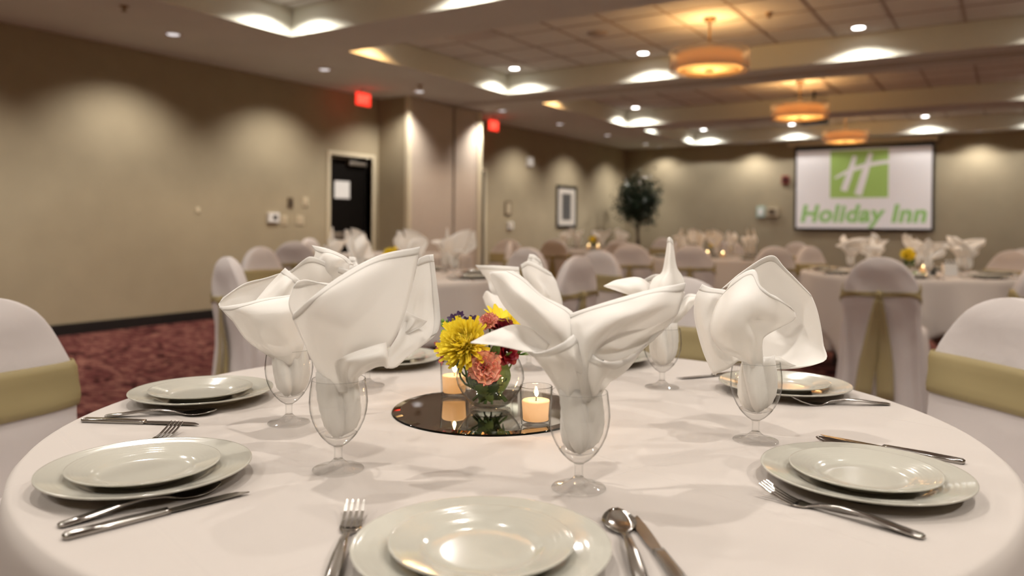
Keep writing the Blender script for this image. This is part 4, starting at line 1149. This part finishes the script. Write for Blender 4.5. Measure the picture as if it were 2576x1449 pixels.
def mk_mum(t, q, R=.050):
    rnd = random.Random(5); mb = MB()
    for ring, (n, el, L) in enumerate(((30, -8, 1.0), (32, 4, 1.0), (32, 15, .97), (30, 26, .92), (28, 37, .86), (24, 48, .78), (20, 59, .68), (15, 70, .58), (9, 80, .50))):
        for k in range(n):
            a = 2 * PI * k / n + ring * .4 + rnd.uniform(-.1, .1); e = math.radians(el + rnd.uniform(-6, 6)); l = R * L * rnd.uniform(.82, 1.14)
            M_ = q @ Matrix.Rotation(a, 4, 'Z') @ Matrix.Rotation(-e, 4, 'Y')
            rows = []
            for i in range(5):
                u = i / 4; ww = .0042 * (.35 + .65 * math.sin(PI * (u * .72 + .1))); 
                rows.append([(l * u, s * ww, .30 * l * u * u + .7 * ww * s * s) for s in (-1, 0, 1)])
            mb.grid(xf(rows, M_))
    mb.build('petals', 'yellow_petal', t, True)['kind'] = 'stuff'
    MB().lathe([(0, -.006), (.016, -.002), (.022, .006), (.020, .016), (.012, .022), (0, .024)], 20).build('head', 'yellow_petal', t, True).matrix_local = q
    MB().lathe([(0, -.012), (.008, -.010), (.013, -.005), (.010, .002), (0, .004)], 16).build('calyx', 'stem_green', t, True).matrix_local = q
def mk_daisy(t, q, R=.036, n=11):
    rnd = random.Random(8)
    for k in range(n):
        a = 2 * PI * k / n; e = math.radians(30 + rnd.uniform(-14, 14)); M_ = q @ Matrix.Rotation(a, 4, 'Z') @ Matrix.Rotation(-e, 4, 'Y')
        MB().grid(xf(petal(R * rnd.uniform(.9, 1.1), .0078, .12, .35, 5), M_)).build('petal', 'yellow_petal', t, True)
    MB().lathe([(.009, 0), (.008, .004), (0, .006)], 16).build('disc', 'yellow_disc', t, True).matrix_local = q
def mk_carn(t, q, R=.030):
    rnd = random.Random(R * 1000); ed = MB()
    for ring, (n, el, L) in enumerate(((6, 2, 1), (6, 24, .92), (5, 48, .78), (3, 72, .6))):
        for k in range(n):
            a = 2 * PI * k / n + ring * .5; e = math.radians(el + rnd.uniform(-8, 8)); M_ = q @ Matrix.Rotation(a, 4, 'Z') @ Matrix.Rotation(-e, 4, 'Y')
            l = R * L * rnd.uniform(.9, 1.1); rows = []
            for i in range(6):
                u = i / 5; ww = R * .62 * L * (.15 + .85 * u ** 1.2)
                rows.append([(l * u * (1 - .10 * s * s) + (.0016 * math.sin(17 * s + k) if i == 5 else 0), s * ww, l * .22 * u * u + .0028 * u * math.sin(8 * s + 2 * k + ring)) for s in [-1 + x * .25 for x in range(9)]])
            W = xf(rows, M_); MB().grid(W).build('petal', 'peach_petal', t, True)
            ed.tube(W[5], .00045, 4)
    ed.build('petal_edge', 'peach_edge', t, True)
def mk_rose(t, q, R=.022):
    rnd = random.Random(11)
    for ring, (n, el, L) in enumerate(((6, 25, 1), (5, 42, .92), (5, 60, .82), (4, 74, .7), (3, 84, .62))):
        for k in range(n):
            a = 2 * PI * k / n + ring * .7; e = math.radians(el); M_ = q @ Matrix.Rotation(a, 4, 'Z') @ Matrix.Translation((R * .12, 0, 0)) @ Matrix.Rotation(-e, 4, 'Y')
            MB().grid(xf(petal(R * L, R * .5, -.25, .45, 5), M_)).build('petal', 'red_petal', t, True)
def mk_small(m, n=6, R=.016):
    def f(t, q):
        rnd = random.Random(n * 3)
        for k in range(n):
            a = 2 * PI * k / n; M_ = q @ Matrix.Rotation(a, 4, 'Z') @ Matrix.Rotation(-math.radians(30), 4, 'Y')
            MB().grid(xf(petal(R, R * .33, .1, .3, 4), M_)).build('petal', m, t, True)
        MB().lathe([(.003, 0), (.002, .004), (0, .005)], 10).build('disc', 'yellow_disc', t, True).matrix_local = q
    return f
flower('chrysanthemum', 'large yellow spider chrysanthemum at the left of the bowl', 'flower', -.043, -.040, .128, (-.45, -.75, .50), mk_mum)
flower('daisy', 'yellow daisy at the top of the arrangement', 'flower', .014, .022, .162, (.10, -.25, 1), mk_daisy)
flower('daisy', 'yellow daisy half hidden behind the front napkin', 'flower', .042, .015, .150, (.5, -.5, .7), mk_daisy)
flower('carnation', 'peach carnation with red edges over the bowl rim', 'flower', -.008, -.058, .092, (.0, -1, .18), mk_carn)
flower('carnation', 'small peach carnation below the top daisy', 'flower', -.004, -.008, .162, (-.3, -.6, .8), lambda t, q: mk_carn(t, q, .019))
flower('rose', 'dark red rose right of the small carnation', 'flower', .024, -.006, .150, (.1, -.6, .8), mk_rose)
flower('rose', 'dark red rose low at the right of the arrangement', 'flower', .030, -.030, .112, (.4, -.9, .2), mk_rose)
for i, (la, dd, z) in enumerate(((-.070, .022, .163), (-.058, .028, .168), (-.045, .026, .158), (-.034, .03, .160), (-.074, .028, .150), (-.022, .03, .152))):
    flower('stock_flower', 'small dark purple stock floret behind the yellow chrysanthemum, %s from the left' % ORD[i], 'flower', la, dd, z, (-.3 + .1 * i, -.6, .7), mk_small('purple_petal', 6, .013), VC, 'purple stock florets')
for i, (la, dd, z) in enumerate(((-.088, -.01, .118), (-.082, -.004, .098), (-.066, -.005, .094))):
    flower('alstroemeria', 'dusty pink floret at the left of the yellow chrysanthemum, %s from the left' % ORD[i], 'flower', la, dd, z, (-1, -.4, -.1), mk_small('pink_petal', 5, .018), VC, 'pink florets')
flower('alstroemeria', 'small orange floret behind the bowl rim', 'flower', -.050, .02, .098, (-.4, -.8, .3), mk_small('orange_petal', 5, .014))
def spray(name, label, pts, m, wds, cat='foliage', vc=VC, lat=0, dd=0, z=0):
    p = vc + RT * lat + FW * dd; p.z = vc.z + z; t = thing(name, label, cat, p, YAW)
    return t
lv = thing('leaf_spray', 'broad green leaves pressed inside the bubble bowl', 'foliage', (VC.x, VC.y, MZ), YAW)
rnd = random.Random(21)
for li, (a, z0, L, tw) in enumerate(((-.85, .052, .062, .15), (-2.55, .055, .064, .9), (-1.75, .058, .040, 1.3), (1.2, .05, .06, 0), (2.2, .05, .06, .2), (-1.5, .030, .045, 1.5), (-2.1, .034, .050, -1.2), (.2, .045, .05, .3))):
    rows = []
    for i in range(9):
        u = i / 8; z = z0 + L * (u - .35); R = (min(.056, .030 + .5 * max(0, z)) - .004) * (.80 if a < 0 else .6)
        if z > .055: R = (.052 - (z - .055) * .25) * (.84 if a < 0 else .6)
        ww = .0165 * math.sin(PI * (u * .9 + .08)) ** .9; ca = a + tw * (u - .5)
        rows.append([(R * math.cos(ca + s * ww / R) , R * math.sin(ca + s * ww / R), max(z, .010) + .002 * s * s) for s in (-1, -.5, 0, .5, 1)])
    MB().grid(rows).build('leaf', ('leaf_light', 'leaf_green', 'leaf_dark')[li % 3], lv, True)
ss = MB()
for k in range(16):
    a = rnd.uniform(0, 6.28); b = a + PI + rnd.uniform(-.6, .6); ss.tube([(.032 * math.cos(b), .032 * math.sin(b), .014), (.01 * math.cos(a), .01 * math.sin(a), .055), (.042 * math.cos(a), .042 * math.sin(a), .105)], .0016, 6)
ss.build('stems', 'stem_green', lv, True)
for k in range(14):
    a = rnd.uniform(-2.9, .3); M_ = Matrix.Translation((.042 * math.cos(a), .042 * math.sin(a), .098)) @ Matrix.Rotation(a, 4, 'Z') @ Matrix.Rotation(-rnd.uniform(.2, 1.1), 4, 'Y')
    MB().grid(xf(petal(rnd.uniform(.022, .04), .006, .2, .3, 5), M_)).build('leaf', 'leaf_green', lv, True)
fe = thing('fern_sprig', 'bright green feathery sprig at the right of the arrangement', 'foliage', VC + RT * .048 + FW * -.025 + Vector((0, 0, .108)), YAW)
fm = MB()
for k in range(16):
    M_ = Matrix.Rotation(rnd.uniform(-.9, .9), 4, 'Z') @ Matrix.Rotation(rnd.uniform(-.7, .3), 4, 'Y'); fm.grid(xf(petal(rnd.uniform(.018, .032), .0022, .3, .3, 4), M_))
fm.build('leaflets', 'fern_green', fe, True)
MB().tube([(0, 0, 0), (-.015, .01, -.03), (-.035, .015, -.085)], .0015, 6).build('stem', 'stem_green', fe, True)
bd = thing('bud_stalk', 'green bud stalk left of the purple florets', 'foliage', VC + RT * -.078 + FW * .02 + Vector((0, 0, .15)), YAW)
bm = MB()
for k in range(14):
    bm.lathe([(0, -.004), (.0035, -.001), (.003, .003), (0, .0055)], 8, (rnd.uniform(-.012, .010), rnd.uniform(-.008, .008), rnd.uniform(-.012, .012)))
bm.build('buds', 'fern_green', bd, True); MB().tube([(0, 0, 0), (.03, 0, -.04), (.05, 0, -.06)], .0018, 6).build('stem', 'stem_green', bd, True)

candle0 = None
def candle(loc, label, fill=.041, power=.2):
    global candle0
    if candle0: return dup(candle0, loc, 0, label, 'votive candles')
    t = thing('votive_candle', label, 'candle', loc, 0, 'votive candles')
    MB().lathe([(.0, .008), (.0225, .008), (.0235, .012), (.0262, .064), (.0268, .066), (.0276, .065), (.0255, .012), (.0245, .002), (.0225, .0004), (0, .0004)], 40).build('glass_cup', 'clear_glass', t, True)
    MB().lathe([(0, .0095), (.0218, .0095), (.0240, fill - .001), (.0225, fill + .001), (0, fill - .001)], 32).build('wax', 'wax', t, True)
    MB().tube([(0, 0, fill - .002), (.0005, 0, fill + .006), (.0015, 0, fill + .010)], .0008, 6).build('wick', 'wick', t, True)
    MB().lathe([(0, 0), (.0026, .003), (.0034, .006), (.0026, .010), (.0012, .014), (0, .018)], 14, (.001, 0, fill + .006)).build('flame', 'flame', t, True)
    l = bpy.data.lights.new('flame_light', 'POINT'); l.energy = power; l.color = (1.0, .55, .22); l.shadow_soft_size = .006
    o = bpy.data.objects.new('flame_light', l); C.objects.link(o); o.parent = t; o.location = (.001, 0, fill + .034)
    candle0 = t; return t
candle((-.667, 1.128, MZ), 'lit votive candle right of the flower bowl on the nearest table')
candle((-.909, 1.224, MZ), 'lit votive candle left of the flower bowl on the nearest table')

# ------------------------------------------------------------------ settings on the farther tables
keys = ['R', 'F', 'L', 'LB', 'RB', 'BK']
FAR = {}
def img_x(o):
    v = o.matrix_basis.translation - cam.matrix_world.translation; return v.dot(_r) / v.dot(_f)
def queue(o, noun, nm): FAR.setdefault((noun, nm), []).append(o); return o
mirror_src = mr
for tk, n, off, seed in (('A', 7, 20, 1), ('B', 7, 5, 2), ('C', 7, 40, 3), ('D', 7, 15, 4)):
    rnd = random.Random(seed); tx, ty = TABLES[tk]; nm = TNAME[tk]
    for i in range(n):
        a = math.radians(off + i * 360 / n); px, py = tx + .60 * math.cos(a), ty + .60 * math.sin(a)
        d_, s_ = put_plate((px, py, TZ + .0007), a, 'cream dinner plate on ' + nm, 'smaller cream plate on ' + nm, 'plates on ' + nm)
        queue(d_, 'cream dinner plate', nm); queue(s_, 'smaller stacked plate', nm)
        ga = a + math.radians(16); gx, gy = tx + .40 * math.cos(ga), ty + .40 * math.sin(ga)
        queue(dup(goblet, (gx, gy, TZ), rnd.uniform(0, 6), 'napkin-filled goblet on ' + nm, 'goblets on ' + nm), 'goblet', nm)
        queue(napkin(keys[(i * 2 + seed) % 6], 'white fanned napkin on ' + nm, (gx, gy, TZ), rnd.uniform(0, 6.28), 'napkins on ' + nm), 'white fanned napkin', nm)
        if tk in 'AB':
            ux, uy, rx, ry = math.cos(a), math.sin(a), -math.sin(a), math.cos(a)
            for kind, sd, L in (('fork', -.165, .19), ('spoon', .155, .186), ('knife', .185, .208)):
                hx, hy = px + rx * sd + ux * .095, py + ry * sd + uy * .095
                o = lay(kind, (hx, hy), (hx - ux * L, hy - uy * L), 'steel %s on %s' % (kind, nm)); o['group'] = '%ss on %s' % (kind, nm); queue(o, 'steel ' + kind, nm)
    dup(mirror_src, (tx, ty, TZ + .0005), 0, 'round mirror tray in the middle of ' + nm, 'mirror trays')
    dup(vase, (tx, ty, MZ), 0, 'glass bubble bowl of flowers on ' + nm, 'bubble bowl vases')
    candle((tx + .10, ty - .08, MZ), 'right-hand lit candle on ' + nm); candle((tx - .11, ty + .04, MZ), 'left-hand lit candle on ' + nm)
    v = Vector((tx, ty, TZ))
    for name, lab, la, dd, z, aim, mk in (('chrysanthemum', 'yellow chrysanthemum in the bowl on ', -.03, -.03, .135, (-.3, -.7, .6), mk_mum), ('rose', 'red rose in the bowl on ', .03, -.02, .14, (.3, -.5, .8), lambda t, q: mk_rose(t, q, .030)), ('daisy', 'yellow daisy in the bowl on ', .01, .02, .165, (.1, -.3, 1), mk_daisy)):
        flower(name, lab + nm, 'flower', la, dd, z, aim, mk, v, 'flowers on farther tables')
    g = thing('leaf_spray', 'green leaves in the bowl on ' + nm, 'foliage', (tx, ty, MZ)); 
    for k in range(12):
        a = k * .55; M_ = Matrix.Translation((.03 * math.cos(a), .03 * math.sin(a), .05 + .03 * (k % 2))) @ Matrix.Rotation(a + 2.0, 4, 'Z') @ Matrix.Rotation(-1.1, 4, 'Y'); MB().grid(xf(petal(.05, .012, .2, .3, 5), M_)).build('leaf', 'leaf_green', g, True)
# small tableware on the table in front of the screen
cb = thing('condiment_caddy', 'small white caddy of packets on the table in front of the screen', 'caddy', (-.36, 6.42, TZ), .4)
bevel(boxo('box', (-.045, -.03, 0), (.045, .03, .085), 'white_plastic', cb), .006)
for k in range(6): boxo('packet', (-.037 + k * .013, -.022, .02), (-.030 + k * .013, .022, .105 + .006 * (k % 2)), 'paper_white' if k % 2 else 'packet_dark', cb)
sh = thing('pepper_shaker', 'small dark shaker beside the white caddy', 'shaker', (-.46, 6.36, TZ))
MB().lathe([(0, 0), (.02, 0), (.022, .01), (.016, .055), (.016, .060)], 20).build('body', 'packet_dark', sh, True); MB().lathe([(.017, .060), (.017, .074), (.008, .080), (0, .081)], 20).build('cap', 'stainless', sh, True)

for (noun, nm), obs in FAR.items():
    for i, o in enumerate(sorted(obs, key=img_x)): o['label'] = '%s on %s, %s from left' % (noun, nm, ORD[i])
